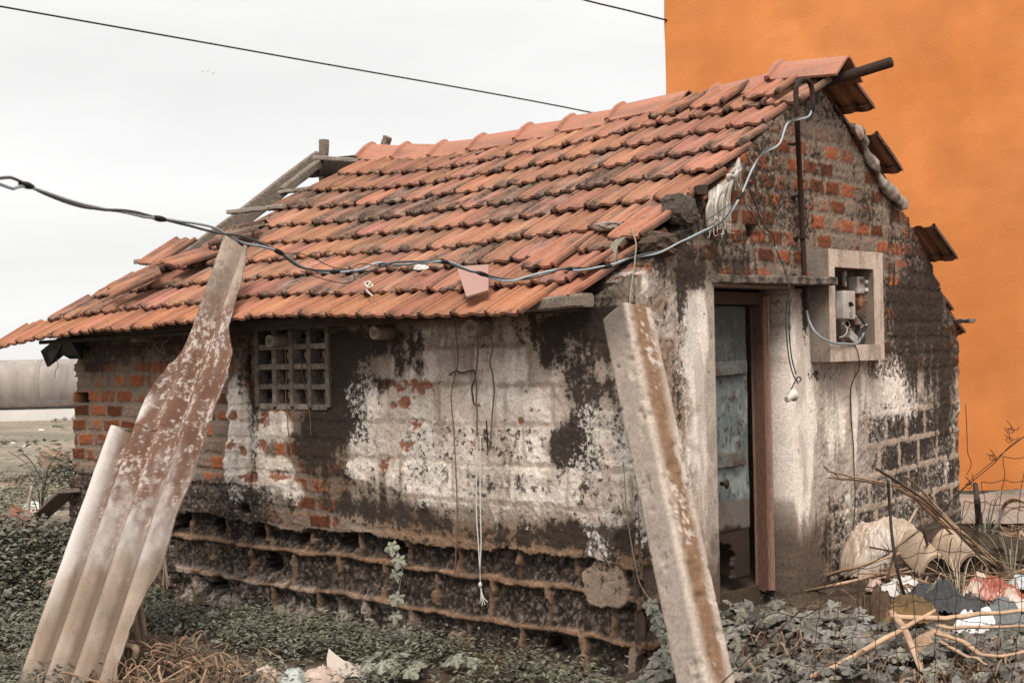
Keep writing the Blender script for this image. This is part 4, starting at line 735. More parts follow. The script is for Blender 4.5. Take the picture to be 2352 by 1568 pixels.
for pts_, cc_, r_ in ((((1940, 655), (1950, 672), (1972, 690), (1990, 692), (2004, 712), (1996, 722), (1978, 708)), (.30, .14, .07), .0032), (((1975, 690), (1992, 694), (2005, 716), (1990, 724), (1972, 712)), (.35, .2, .1), .003), (((1966, 718), (1980, 735), (1990, 760), (1982, 785), (1972, 796)), (.03, .03, .03), .005), (((1966, 725), (1974, 742), (1986, 748), (1992, 745), (1976, 752)), (.55, .5, .45), .0035), (((1940, 745), (1946, 758), (1940, 770), (1928, 775)), (.5, .47, .44), .003), (((1934, 745), (1946, 736), (1952, 748), (1944, 752), (1956, 756)), (.4, .3, .22), .003), (((1986, 738), (1980, 760), (1978, 780)), (.04, .04, .04), .003)):
    MB().tube(spline([NP(px, py, .07 + .03 * nr.rand()) for px, py in pts_], 40), r_, 6).build('wire', mat('wire ' + str(cc_), cc_, .5, .1, 30, 0), nwire, smooth=True)
mc = [hit(px, py, 0, d) for px, py, d in ((1851, 705, .055), (1858, 735, .07), (1872, 762, .12), (1895, 780, .16), (1918, 788, .165), (1940, 789, .16), (1962, 790, .15), (1972, 785, .1), (1984, 765, .08))]
single('meter_tail_cable', MB().tube(spline(mc, 70), .0075, 8, c=(.24, .28, .29)), m_cab, 'grey cable looping from the conduit end into the foot of the niche', 'cable')
ew = [hit(px, py, 0, d) for px, py, d in ((1962, 790, .15), (1970, 808, .155), (1974, 830, .15), (1972, 850, .03), (1960, 872, .025), (1954, 900, .025), (1955, 960, .025), (1960, 1020, .03), (1962, 1080, .03), (1964, 1140, .03), (1962, 1190, .03), (1954, 1240, .03), (1948, 1275, .03))]
single('earth_wire', MB().tube(spline(ew, 90), .0034, 6), m_wire, 'thin black earth wire trailing down the wall below the meter niche', 'wire')
# ------------------------------------------------------------------ torn corrugated sheet leaning on the eave
sb0 = np.array([-2.74, -1.80, -.36]); st0 = np.array([-3.18, -.52, 1.72])
sdir = st0 - sb0; sdir /= np.linalg.norm(sdir); ac = np.array([.94, .34, 0]); ac = ac - sdir * (ac @ sdir); ac /= np.linalg.norm(ac); snr = np.cross(ac, sdir)
if snr[1] > 0: snr = -snr
e0 = hitp(50, 1568, sb0, snr); e1 = hitp(262, 982, sb0, snr); sdir = e1 - e0; sdir /= np.linalg.norm(sdir); ac = np.cross(sdir, snr); ac = ac if ac @ RX[:, 0] > 0 else -ac
def STc(px, py): p = hitp(px, py, sb0, snr) - e0; return p @ sdir, p @ ac
Lp = np.array([(24, 1640), (50, 1568), (262, 983), (286, 982), (300, 979), (318, 960), (345, 912), (365, 875), (388, 835), (412, 797), (440, 735), (465, 670), (488, 610), (512, 556), (522, 543)], float)
Rp = np.array([(250, 1640), (262, 1600), (270, 1530), (300, 1440), (330, 1360), (365, 1290), (378, 1240), (395, 1180), (415, 1130), (440, 1095), (462, 1050), (480, 990), (505, 930), (530, 870), (533, 830), (523, 785), (525, 745), (540, 700), (555, 650), (567, 600), (572, 572), (546, 556), (530, 543)], float)
ysr = np.linspace(1640, 544, 560); K = 100; Kk = np.linspace(0, 1, K + 1); jl = (fbm(ysr * .03, ysr * 0, 1, 2, 3) - .5) * 5; jr = (fbm(ysr * .03, ysr * 0 + 3, 1, 2, 3) - .5) * 5
xl_ = np.interp(-ysr, -Lp[:, 1], Lp[:, 0]) + jl; xr_ = np.interp(-ysr, -Rp[:, 1], Rp[:, 0]) + jr
PX = xl_[:, None] * (1 - Kk) + xr_[:, None] * Kk; PY = np.tile(ysr[:, None], (1, K + 1))
D3 = np.stack([PX - CX, PY - CY, np.full(PX.shape, F)], -1) @ RX.T; Pfl = CAM + D3 * (((sb0 - CAM) @ snr) / (D3 @ snr))[..., None]
SS_ = (Pfl - e0) @ sdir; TT = (Pfl - e0) @ ac; s_end = SS_.max(); tl_ = TT[:, 0]; tr_ = TT[:, -1]; ss = SS_[:, 0]
TT0 = TT
pit = .186
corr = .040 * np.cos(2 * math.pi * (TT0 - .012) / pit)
Psh = e0 + SS_[..., None] * sdir + TT[..., None] * ac + (corr + .006 * (fbm(SS_, TT, 3, 5, 3) - .5))[..., None] * snr
n1 = fbm(SS_ * .5, TT, 9, 1, 5, .6); n2 = fbm(SS_ * .45, TT, 34, 3, 4, .65); n3 = fbm(SS_, TT, 80, 5, 2); n4 = fbm(SS_ * .35, TT, 14, 6, 5, .6)
c = np.array([.30, .235, .188]) * (.5 + .9 * n1[..., None]) * np.ones(TT.shape + (3,)); smax = s_end; rel = SS_ / smax; n5 = fbm(SS_ * .45, TT, 75, 2, 4, .75); n6 = fbm(SS_ * .3, TT, 20, 0, 4, .6)
val = sst(.1, -.85, corr / .040)                                           # valley shade painted in as dark brown
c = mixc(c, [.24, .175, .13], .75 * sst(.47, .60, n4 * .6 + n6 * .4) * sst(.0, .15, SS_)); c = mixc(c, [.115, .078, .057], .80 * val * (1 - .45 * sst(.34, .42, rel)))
wz = sst(.22, .27, rel + (n4 - .5) * .12) * sst(.50, .36, rel + (n4 - .5) * .22); c = mixc(c, np.array([.42, .375, .355]) * (.5 + .75 * n2[..., None]), .8 * wz * (1 - .5 * val))
rust = sst(.28, .38, rel + (n4 - .5) * .30 + (n6 - .5) * .25) * sst(.90, .79, rel + (n1 - .5) * .22) * sst(.06, .11, TT + (n2 - .5) * .05 + .06 * (rel > .62)); rust = rust * (1 - .75 * wz * sst(.45, .6, n6))
c = mixc(c, np.array([.135, .068, .045]) * (.6 + .8 * n1[..., None]), rust * .95); c = mixc(c, [.20, .155, .145], .35 * rust * sst(.5, .6, n6))
wp = rust * sst(.57, .64, n5 * .6 + n6 * .4) + rust * .8 * sst(.54, .64, n4) * sst(.46, .60, n5); c = mixc(c, np.array([.50, .43, .38]) * (.7 + .5 * n2[..., None]), np.clip(wp, 0, .85))
c = mixc(c, [.15, .12, .10], .8 * sst(.44, .60, n5 * .6 + n4 * .4) * sst(.74, .86, rel)); edge_ = np.minimum(Kk, 1 - Kk) * (tr_ - tl_)[:, None]
c = mixc(c, [.56, .51, .48], .85 * sst(.075, .03, TT - tl_[:, None] + (n2 - .5) * .04) * sst(.62, .56, rel) * sst(.10, .25, rel))
i_ = np.arange(TT.size).reshape(TT.shape); q = np.stack([i_[:-1, :-1], i_[:-1, 1:], i_[1:, 1:], i_[1:, :-1]], -1).reshape(-1, 4); b_ = Psh - .008 * snr; o_ = TT.size
f = q.tolist() + (q[:, ::-1] + o_).tolist()
for row in (i_[0], i_[-1], i_[:, 0], i_[:, -1]): f += [(row[k_], row[k_ + 1], row[k_ + 1] + o_, row[k_] + o_) for k_ in range(len(row) - 1)]
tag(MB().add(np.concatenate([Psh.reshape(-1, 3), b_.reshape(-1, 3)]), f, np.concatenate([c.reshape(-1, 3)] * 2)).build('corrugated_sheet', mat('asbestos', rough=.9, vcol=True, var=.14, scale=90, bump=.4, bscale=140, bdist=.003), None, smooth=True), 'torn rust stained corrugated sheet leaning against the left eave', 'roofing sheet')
# ------------------------------------------------------------------ concrete fence post leaning at the corner
pt_, pbm = at(1440, 722, 7.38), at(1621, 1568, 6.45); pd = pt_ - pbm; pbm = pbm - pd / np.linalg.norm(pd) * .35; pd = pt_ - pbm; Lp_ = np.linalg.norm(pd); pd /= Lp_
fw = -(RX[:, 2]); fw = fw - pd * (fw @ pd); fw /= np.linalg.norm(fw); sw = np.cross(pd, fw); sw = sw if sw @ RX[:, 0] > 0 else -sw
hw = .098; pr = []; cw = .012; a_ = math.radians(-38)
corner = [(-hw, -hw), (hw, -hw), (hw, hw), (-hw, hw)]; sec = []
for i in range(4):
    p0, p1, p2 = [np.array(corner[(i + k_) % 4]) for k_ in (-1, 0, 1)]
    for k_ in np.linspace(0, 1, 15)[:-1]: sec.append(p1 + (p2 - p1) * k_)
sec = np.array(sec); rad = np.max(np.abs(sec), 1); sec = sec * (1 - .07 * np.clip((np.min(np.abs(sec), 1) / hw - .86) / .14, 0, 1))[:, None]
ca, sa = math.cos(a_), math.sin(a_); sec = np.stack([sec[:, 0] * ca - sec[:, 1] * sa, sec[:, 0] * sa + sec[:, 1] * ca], 1); ns = len(sec); nl = 230
tt = np.linspace(0, 1, nl); A_ = np.arange(ns) / ns; TA, TL_ = np.meshgrid(A_, tt); nA = fbm(TA * 9, TL_ * 22, 1.0, 1, 5, .6); nB = fbm(TA * 40, TL_ * 90, 1.0, 3, 4, .6); nC = fbm(TA * 8, TL_ * 6, 1.0, 6, 5, .62)
rel = 1 + (nA - .5) * .05 + (nB - .5) * .03 - .05 * sst(.62, .72, nB) - .16 * sst(.60, .72, nA) * sst(.9, 1.0, np.abs(np.abs(sec[:, 0]) + np.abs(sec[:, 1]))[None] / .128)
Pp = pbm + (pd * Lp_)[None, None] * TL_[..., None] + (sec[None, :, 0] * rel)[..., None] * sw + (sec[None, :, 1] * rel)[..., None] * fw
side = (sec[:, 0] + 0 * sec[:, 1]); lf = sst(-.008, -.024, side)[None]                      # left face: its shade is painted in as a darker grey
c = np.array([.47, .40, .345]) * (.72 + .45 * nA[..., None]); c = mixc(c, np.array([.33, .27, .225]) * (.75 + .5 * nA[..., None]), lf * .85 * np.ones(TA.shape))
bs = np.exp(-((side[None] - .062 + (nC - .5) * .05) / .048) ** 2) * sst(.38, .52, nC + .13 + (nB - .5) * .6) * sst(.05, .2, TL_)
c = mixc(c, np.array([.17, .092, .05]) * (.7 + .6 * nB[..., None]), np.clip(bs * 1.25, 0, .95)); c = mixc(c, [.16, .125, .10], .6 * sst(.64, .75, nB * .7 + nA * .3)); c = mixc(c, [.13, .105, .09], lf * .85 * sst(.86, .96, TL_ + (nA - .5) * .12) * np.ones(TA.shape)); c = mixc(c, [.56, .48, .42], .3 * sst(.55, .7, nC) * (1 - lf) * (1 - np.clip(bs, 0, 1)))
i_ = np.arange(nl * ns).reshape(nl, ns); i2 = np.roll(i_, -1, 1); f = np.stack([i_[:-1], i2[:-1], i2[1:], i_[1:]], -1).reshape(-1, 4).tolist()
capc = (pt_ + pd * .012 + fw * .004); V = np.concatenate([Pp.reshape(-1, 3), [capc]]); f += [(i_[-1, k_], i2[-1, k_], nl * ns) for k_ in range(ns)]
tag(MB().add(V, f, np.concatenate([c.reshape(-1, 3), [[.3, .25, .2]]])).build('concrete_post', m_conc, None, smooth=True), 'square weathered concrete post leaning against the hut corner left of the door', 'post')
# ------------------------------------------------------------------ small things lying on the roof
def rock(name, c, r, col, label, cat, group=None, sq=(1, 1, 1), seed=0, parent=None, m=None, rot=0.0):
    bm = bmesh.new(); bmesh.ops.create_icosphere(bm, subdivisions=4, radius=1); V = np.array([v.co[:] for v in bm.verts]); f = [tuple(v.index for v in q.verts) for q in bm.faces]; bm.free()
    V = np.sign(V) * np.abs(V) ** .62; n_ = fbm(V[:, 0] * 1.3 + seed * 3.1, V[:, 1] + V[:, 2] * 1.7 + seed, 1.6, seed % 7, 4); V = V * (.72 + .55 * n_ + .14 * (fbm(V[:, 0] * 4 + seed, V[:, 1] * 4 + V[:, 2] * 5, 1.5, seed % 6, 3) - .5))[:, None] * np.array(sq)
    cr_, sr_ = math.cos(rot), math.sin(rot); V = V @ np.array([[cr_, sr_, 0], [-sr_, cr_, 0], [0, 0, 1]])
    cc = np.array(col) * (.6 + .8 * fbm(V[:, 0] * 5, V[:, 2] * 5 + V[:, 1] * 4, 1.5, seed % 5, 3))[:, None]
    o = MB().add(V * r + np.asarray(c), f, cc).build(name, m or m_conc, parent); return tag(o, label, cat, group) if label else o
def onroof(px, py, h=.05): n_ = RN; return hitp(px, py, R0 + n_ * h, n_)
rock('stone', onroof(1398, 520, .10), .075, (.27, .22, .18), 'flat grey stone lying on the lower right roof tiles', 'stone', sq=(1.1, .8, .38), seed=3)
def sheetpoly(name, pts, h, m, label, cat, col, th=.008, group=None, surf=None):
    P = [surf(*p) for p in pts]; nrm = np.cross(P[1] - P[0], P[2] - P[0]); nrm /= np.linalg.norm(nrm); nrm = nrm if nrm @ (CAM - P[0]) > 0 else -nrm; n_ = len(P)
    mb = MB().add(P + [p - nrm * th for p in P], [tuple(range(n_)), tuple(range(2 * n_ - 1, n_ - 1, -1))] + [(i, (i + 1) % n_, n_ + (i + 1) % n_, n_ + i) for i in range(n_)], col); return tag(mb.build(name, m, None), label, cat, group)
m_flat = mat('flat_tile', rough=.7, vcol=True, var=.08, scale=60, bump=.2, bscale=200)
sheetpoly('floor_tile', [(1049, 612), (1122, 607), (1121, 666), (1071, 681)], 0, m_flat, 'loose square pink floor tile resting on the roof above the eave', 'tile', (.33, .195, .165), .012, surf=lambda x, y: onroof(x, y, .11 + .03 * (y < 640)))
def crumple(name, c, ax, ay, h, col, label, cat, n=22, seed=0, m=None, group=None, fold=1.0, col2=None, oval=True, up=(0, 0, 1), edge=.12, parent=None, dome=False):
    """crumpled cloth, paper or plastic: a folded grid over an uneven outline"""
    c = np.asarray(c, float); ax = np.asarray(ax, float); ay = np.asarray(ay, float); up = np.asarray(up, float)
    A, B = np.meshgrid(np.linspace(-1, 1, n), np.linspace(-1, 1, n)); s1 = seed * 2.7
    if oval: d_ = np.maximum(np.sqrt(A * A + B * B), 1e-6); k_ = np.maximum(np.abs(A), np.abs(B)) / d_; A2, B2 = A * k_, B * k_
    else: A2, B2 = A, B
    rr = 1 + edge * 2 * (fbm(A2 * 1.3 + s1, B2 * 1.3, 1.4, seed % 6, 3) - .5); A2, B2 = A2 * rr, B2 * rr
    n1 = fbm(A2 + s1, B2, 2.2, seed % 7, 3); n2 = 1 - np.abs(2 * fbm(A2 * 1.0 + s1, B2 + n1, 3.3, (seed + 1) % 7, 3) - 1); n3 = 1 - np.abs(2 * fbm(A2 + 9, B2 * 1.6 + s1, 7, (seed + 2) % 7, 2) - 1)
    R_ = np.clip(np.maximum(np.abs(A), np.abs(B)), 0, 1); body = (1 - R_ ** 2.4)
    n4 = 1 - np.abs(2 * fbm(A2 * 1.9 + s1, B2 * 1.2 + n1 * .6, 11, (seed + 4) % 7, 2) - 1); fa = min(h, .13); n1b = fbm(A2 * .8 + s1, B2 * .8 + 3, 1.6, (seed + 5) % 7, 2)
    z = h * body * (.45 + 1.0 * n1b) + fold * fa * (.34 * (n2 - .75) + .20 * (n3 - .75) + .12 * (n4 - .75)) * (.45 + .8 * body) + .004
    if dome: z = h * np.sqrt(np.clip(1 - R_ ** 2.2, 0, 1)) * (.78 + .45 * n1b) + fold * .05 * ((n2 - .75) + .9 * (n3 - .75) + .7 * (n4 - .75)) + .01
    P = c + A2[..., None] * ax + B2[..., None] * ay + z[..., None] * up
    cc = np.ones(A.shape + (3,)) * np.array(col) * (.82 + .36 * n1[..., None])
    if col2 is not None: cc = mixc(cc, col2, sst(.47, .56, fbm(A2 * 1.2 + s1 + 5, B2 * 1.2, 1.8, (seed + 3) % 7, 3)))
    i_ = np.arange(n * n).reshape(n, n); o = MB().add(P.reshape(-1, 3), np.stack([i_[:-1, :-1], i_[:-1, 1:], i_[1:, 1:], i_[1:, :-1]], -1).reshape(-1, 4).tolist(), cc.reshape(-1, 3)).build(name, m or m_cloth, parent, smooth=True)
    return tag(o, label, cat, group) if label else o
q_ = onroof(968, 617, .09); crumple('paper_scrap', q_, RX[:, 0] * .045, RE * .022, .028, (.62, .60, .58), 'small crumpled white scrap caught on the tiles under the cable', 'litter', n=10, seed=2, up=RN)
single('knotted_string', MB().tube(spline([onroof(838, 648, .10), onroof(856, 655, .11), onroof(846, 660, .12), onroof(838, 650, .11), onroof(850, 648, .12), onroof(842, 665, .10), onroof(856, 680, .10)], 50), .006, 6, c=(.52, .46, .39)), m_cloth, 'short pale string knotted on the tiles left of the pink tile', 'string')
pa, pb_ = onroof(657, 720, .08), onroof(690, 713, .08); single('pipe_offcut', MB().tube([pa + (pb_ - pa) * .0, pa, pb_, pb_], [.008, .017, .017, .008], 12), mat('clay_pipe', (.26, .17, .13), .8), 'short clay pipe offcut lying on the eave tiles', 'pipe')
V, f, c = tile_geo(0, 0, 0, 0, 0, np.ones(3), .1, surf=lambda X, S_, H: np.stack([X, S_ - .2, H], -1)); 
def loose_tile(o, along, side, label, cat, group, name='roof_tile', dark=.2, tone=1.0, size=1.0):
    V, f, c = tile_geo(0, 0, 0, 0, 0, np.ones(3) * tone, dark, surf=lambda X, S_, H: np.stack([X, S_ - .2, H], -1))
    V = V * size; along = np.asarray(along, float); along /= np.linalg.norm(along); side = np.asarray(side, float); side = side - along * (side @ along); side /= np.linalg.norm(side); nn = np.cross(side, along)
    if nn[2] < 0: nn = -nn; 
    return tag(MB().add(np.asarray(o) + V[:, :1] * side + V[:, 1:2] * along + V[:, 2:] * nn, f, c).build(name, m_tile, None), label, cat, group)
GT = 'slipped tiles along the broken left verge'
for (pa, pb2, hh, dk_, lab) in (((350, 619), (402, 574), .13, .15, 'orange clay tile tipped up highest on the broken left verge'), ((262, 684), (345, 634), .12, .2, 'orange clay tile lying askew midway down the broken left verge'), ((455, 596), (398, 622), .10, .1, 'pale clay tile beside the tipped verge tile'), ((505, 560), (610, 522), .10, .8, 'dark mossy clay tile at the break beside the rafter')):
    A_, B_ = onroof(*pa, hh), onroof(*pb2, hh + .03); al = B_ - A_
    if pa == (455, 596): al = -al; A_, B_ = B_, A_
    loose_tile(A_ + al / np.linalg.norm(al) * .2, al, np.cross(al, RN + .12 * np.array([1, 0, 0])), lab, 'roof tile', GT, dark=dk_)
# broken blocks and rags along the right verge
rock('block_rubble', hit(1560, 482, 0, -.03), .105, (.085, .068, .055), 'dark pitted block lodged under the tiles at the right verge', 'rubble', seed=5, sq=(.8, .9, .85))
rock('block_rubble', hit(1512, 560, 0, -.02), .12, (.09, .06, .045), 'dark rubble piled under the slipped tiles at the roof corner', 'rubble', seed=6, sq=(.7, 1, .55))
timber2 = MB().beam(hit(1572, 452, 0, -.2), hit(1612, 436, 0, .05), .07, .055, n=3); tag(timber2.build('timber_offcut', m_dwood, None), 'dark wood stub poking out between block and white rag', 'timber')
rag = thing('fibre_rag', 'bundle of shredded white cloth hanging from the right verge of the roof', 'rag', hit(1655, 540, 0, .05))
for gi, (xs, n_, cc_) in enumerate((((1628, 1684), 46, (.52, .47, .42)), ((1632, 1680), 20, (.62, .57, .51)))):
    for k_ in range(n_):
        t = (k_ + .5) / n_; x0 = 1690 - 40 * t + nr.uniform(-4, 4); y0 = 368 + 75 * t * .9; x1 = xs[1] - (xs[1] - xs[0]) * t + nr.uniform(-4, 4); yb = 545 - 28 * (1 - t) + nr.uniform(-25, 4) - 12 * abs(t - .7)
        if k_ < n_ * .2: yb = 430 + nr.uniform(-14, 10); x1 = x0 + nr.uniform(-6, 8)
        x0b = np.interp(t, [0, .3, 1], [1697, 1690, 1628]); y0b = np.interp(t, [0, .3, 1], [360, 392, 440])
        p = [hit(x0b, y0b, 0, -.03), hit(x0b * .5 + x1 * .5 + 3, y0b + 22, 0, .05 + nr.uniform(0, .03)), hit(x1 + nr.uniform(-3, 3), (y0b + yb) / 2, 0, .05 + nr.uniform(0, .04)), hit(x1 + nr.uniform(-5, 5), yb, 0, .04 + nr.uniform(0, .03))]
        s_ = spline(p, 18); (MB() if False else None)
        rag_mb = globals().setdefault('RAGMB', MB()); rag_mb.tube(s_, np.interp(np.linspace(0, 1, len(s_)), [0, .2, .8, 1], [.006, .011, .010, .004]) * nr.uniform(.7, 1.25), 6, c=np.array(cc_) * nr.uniform(.45, 1.05))
RAGMB.build('shreds', m_cloth, rag, smooth=True)
fr_ = MB()
for k_ in range(26):
    x = nr.uniform(1630, 1682); y = nr.uniform(500, 545); fr_.tube(spline([hit(x, y - 20, 0, .07), hit(x + nr.uniform(-8, 8), y, 0, .09), hit(x + nr.uniform(-12, 12), y + nr.uniform(-4, 10), 0, .08)], 10), .0018, 4, c=(.5, .44, .38))
fr_.build('loose_threads', m_cloth, rag)
# rolled cloth stuffed along the right verge
rp_ = [hit(px, py, 0, .03) for px, py in ((1952, 286), (1966, 300), (1982, 318), (1992, 352), (2003, 372), (2018, 398), (2032, 425), (2052, 448), (2068, 462), (2074, 470))]
sp_ = spline(rp_, 70); rr = np.interp(np.linspace(0, 1, 71), [0, .12, .22, .28, .36, .47, .50, .58, .70, .74, .86, .95, 1], [.012, .04, .03, .018, .038, .03, .012, .038, .045, .03, .06, .035, .012])[:len(sp_)]; rr = rr * (.85 + .3 * fbm(np.arange(len(sp_)) * .31, np.zeros(len(sp_)), 1, 2, 3))
cr_ = MB(); cr_.tube(sp_, rr, 16, c=np.tile([.27, .225, .19], (len(sp_), 1)) * (.25 + 1.5 * fbm(np.arange(len(sp_)) * .55, np.ones(len(sp_)), 1, 4, 3))[:, None])  # crease shade painted as dark colour bands along the roll
v_ = cr_.v[0]; ce = np.repeat(sp_, 16, 0); v_[:] = ce + (v_ - ce) * (.45 + 1.1 * fbm(v_[:, 1] * 22 + v_[:, 2] * 14, v_[:, 0] * 60 + v_[:, 2] * 25, 1, 3, 3))[:, None]
single('cloth_roll', cr_, m_cloth, 'knotted roll of dirty grey cloth stuffed along the right verge of the gable', 'rag')
crumple('pink_rag', hit(1972, 302, 0, .05), np.array([.0, .05, .0]), np.array([0, .02, -.05]), .03, (.50, .36, .31), 'small pinkish rag at the top of the cloth roll', 'rag', n=12, seed=4, up=(1, 0, 0))
# dead leaf and weed stem at the broken roof corner
lfp = [(1400, 565), (1416, 548), (1440, 540), (1432, 556), (1418, 566), (1420, 585), (1412, 605), (1410, 580)]
sheetpoly('dry_leaf', lfp, 0, m_dry, 'curled dry grey leaf hanging from the broken roof corner', 'leaf', (.30, .27, .21), .003, surf=lambda x, y: at(x, y, 7.72 + .04 * ((x // 3) % 2)))
wv = thing('roof_weed', 'thin pale weed stem with a few leaves hanging from the roof corner above the post', 'weed', at(1448, 700, 7.58))
MB().tube(spline([at(*p, 7.6) for p in ((1448, 522), (1455, 540), (1461, 560), (1459, 590), (1456, 620), (1450, 660), (1446, 700), (1447, 715))], 50), .004, 5, c=(.34, .30, .22)).build('stem', m_dry, wv, smooth=True)
# ------------------------------------------------------------------ strings, roots and vines hanging on the front wall
def hangline(name, pts, r, col, label, cat, y=-.03, m=None, group=None, seg=5, n=70, wig=.004):
    P = spline([hit(px, py, 1, y) for px, py in pts], n); P = P + (fbm(np.arange(len(P)) * .35, np.zeros(len(P)), 1, 3, 3) - .5)[:, None] * wig * 2 * RX[:, 0]
    return single(name, MB().tube(P, r, seg, c=col), m or m_dry, label, cat, group)
st = thing('white_string', 'white twisted string hanging low on the plinth with a knot and frayed end', 'string', hit(1103, 1390, 1, -.05))
for k_ in (0, 1): MB().tube(spline([hit(px, py, 1, -.05) for px, py in ((1096 + 8 * k_, 1000), (1094 + 9 * k_, 1120), (1095 + 9 * k_, 1190), (1099 + 6 * k_, 1250), (1102, 1310), (1103, 1340))], 70), .0042, 5, c=(.56, .52, .48)).build('strand', m_cloth, st, smooth=True)
MB().tube([hit(1103, 1336, 1, -.05), hit(1103, 1342, 1, -.05), hit(1104, 1349, 1, -.05)], [.006, .013, .006], 8, c=(.6, .56, .52)).build('knot', m_cloth, st, smooth=True)
for dx in (-8, -2, 4, 10): MB().tube(spline([hit(1104, 1346, 1, -.05), hit(1107 + dx * .3, 1370, 1, -.05), hit(1110 + dx, 1392 - abs(dx), 1, -.055)], 12), .0028, 4, c=(.54, .5, .45)).build('frayed_end', m_cloth, st)
hangline('rope', [(1096, 768), (1098, 800), (1096, 830), (1092, 860), (1094, 900), (1096, 1000)], .0055, (.15, .12, .10), 'thick dark rope hanging from the largest beam end', 'rope', -.06)
hangline('rope', [(1128, 770), (1132, 800), (1126, 830), (1134, 880), (1132, 930), (1126, 1010), (1118, 1045)], .005, (.14, .11, .09), 'knotted dark rope just right of the largest beam end', 'rope', -.06)
hangline('dry_root', [(1044, 735), (1048, 770), (1052, 830), (1040, 880), (1036, 920), (1042, 980), (1046, 1060), (1050, 1180), (1046, 1290), (1043, 1320)], .0038, (.17, .095, .06), 'long thin brown root hanging down the middle of the white wall', 'root', -.04, n=120)
hangline('dry_root', [(676, 772), (690, 830), (702, 900), (712, 960), (714, 1000)], .003, (.13, .09, .065), 'brown root hanging right of the pierced vent block', 'root', -.03)
hangline('dry_root', [(655, 800), (658, 860), (656, 900), (660, 960), (664, 1010), (674, 1060)], .0035, (.17, .11, .075), 'twisted brown root hanging across the pierced vent block', 'root', -.04)
hangline('iron_rod', [(1117, 966), (1119, 1000), (1120, 1042)], .0045, (.02, .016, .014), 'short black rod hanging straight on the white wall', 'rod', -.04, m=m_dry, wig=.0)
hangline('dry_root', [(1032, 862), (1046, 852), (1060, 856), (1078, 852), (1088, 850), (1090, 870), (1084, 890), (1086, 915), (1090, 930)], .0055, (.06, .045, .035), 'black crooked root clinging to the middle of the white wall', 'root', -.035)
hangline('dry_root', [(358, 764), (352, 780), (362, 802), (380, 812), (372, 795), (384, 782), (392, 770)], .0028, (.24, .19, .14), 'curled pale root looped under the eave left of the sheet', 'root', -.05)
hangline('dry_root', [(127, 795), (129, 820), (133, 838), (127, 852), (126, 868)], .0025, (.12, .08, .055), 'thin dead tendril hanging off the black sheeting', 'root', -.1)
dw_ = thing('wall_straw', 'bundle of split dry straw hanging at the left end of the plinth', 'straw', hit(380, 1365, 1, -.12))
for k_, (xa, xb, yb) in enumerate(((378, 372, 1360), (379, 384, 1352), (377, 375, 1368), (380, 388, 1345))): MB().tube(spline([hit(378, 1240, 1, -.10), hit(xa, 1290, 1, -.11), hit(xb, yb, 1, -.12)], 14), .006, 5, c=np.array([.36, .29, .22]) * nr.uniform(.7, 1.1), flat=.35).build('straw', m_dry, dw_)
# ------------------------------------------------------------------ plants
def gp(px, py, dz=0.0):
    z = -.1
    for _ in range(12): p = hit(px, py, 2, z + dz); z = float(gz(p[0], p[1]))
    return np.array([p[0], p[1], z + dz])
LTH = np.linspace(0, 2 * math.pi, 31)[:-1]
def leaf_shape(seed):
    r_ = np.random.RandomState(seed); ph = LTH - math.pi / 2
    r = .60 + .34 * np.abs(np.cos(2.5 * (LTH - 0.0))) ** 1.4 + .06 * np.cos(15 * LTH) + r_.uniform(-.05, .05, 30)
    r *= 1 - .55 * np.exp(-((LTH - math.pi) / .22) ** 2)                      # notch at the stalk
    r *= .82 + .22 * np.cos(LTH)
    return r
def lobed(mb, c, nrm, d, size, col, seed=0, cup=.25):
    """a five lobed leaf with sunken veins, cupped; the tip points along d"""
    nrm = np.asarray(nrm, float); nrm /= np.linalg.norm(nrm); d = np.asarray(d, float); d = d - nrm * (d @ nrm); d /= (np.linalg.norm(d) + 1e-9); s = np.cross(nrm, d)
    r = leaf_shape(seed % 40); V = [c]; C_ = [np.array(col) * 1.18]
    vein = np.abs(np.cos(2.5 * LTH)) ** 6
    for f_, k_ in ((.5, 0), (1.0, 1)):
        for i, a in enumerate(LTH):
            rr = r[i] * f_ * size; h = (-cup * f_ * f_ * .5 + (.10 if k_ == 0 else -.04) * (1 - vein[i]) + .05 * math.sin(3 * a + seed)) * size
            V.append(c + d * math.cos(a) * rr + s * math.sin(a) * rr + nrm * h); C_.append(np.array(col) * ((1.22 if vein[i] > .4 else .92) if k_ == 0 else .95 + .12 * vein[i]))
    n_ = 30; f = [(0, 1 + i, 1 + (i + 1) % n_) for i in range(n_)] + [(1 + i, 1 + n_ + i, 1 + n_ + (i + 1) % n_, 1 + (i + 1) % n_) for i in range(n_)]
    mb.add(V, f, C_)
TOC = CAM - np.array([0, 0, .2])
def leafcol(): 
    t = nr.rand(); return np.array([.150, .136, .118]) * nr.uniform(.5, 1.35) * (1 if t > .12 else .6) * np.array([1, nr.uniform(.96, 1.04), nr.uniform(.9, 1.05)])
gcv = MB(); stems = MB(); cnt = 0
def wts(x, y):                                                                # carpet right of the corner, thin towards the wall foot and the heap
    return sst(.12, .35, x) * sst(.62, .35, y - .16 * x) * (fbm(x, y, 2.6, 5, 3) > .36)
pts = []
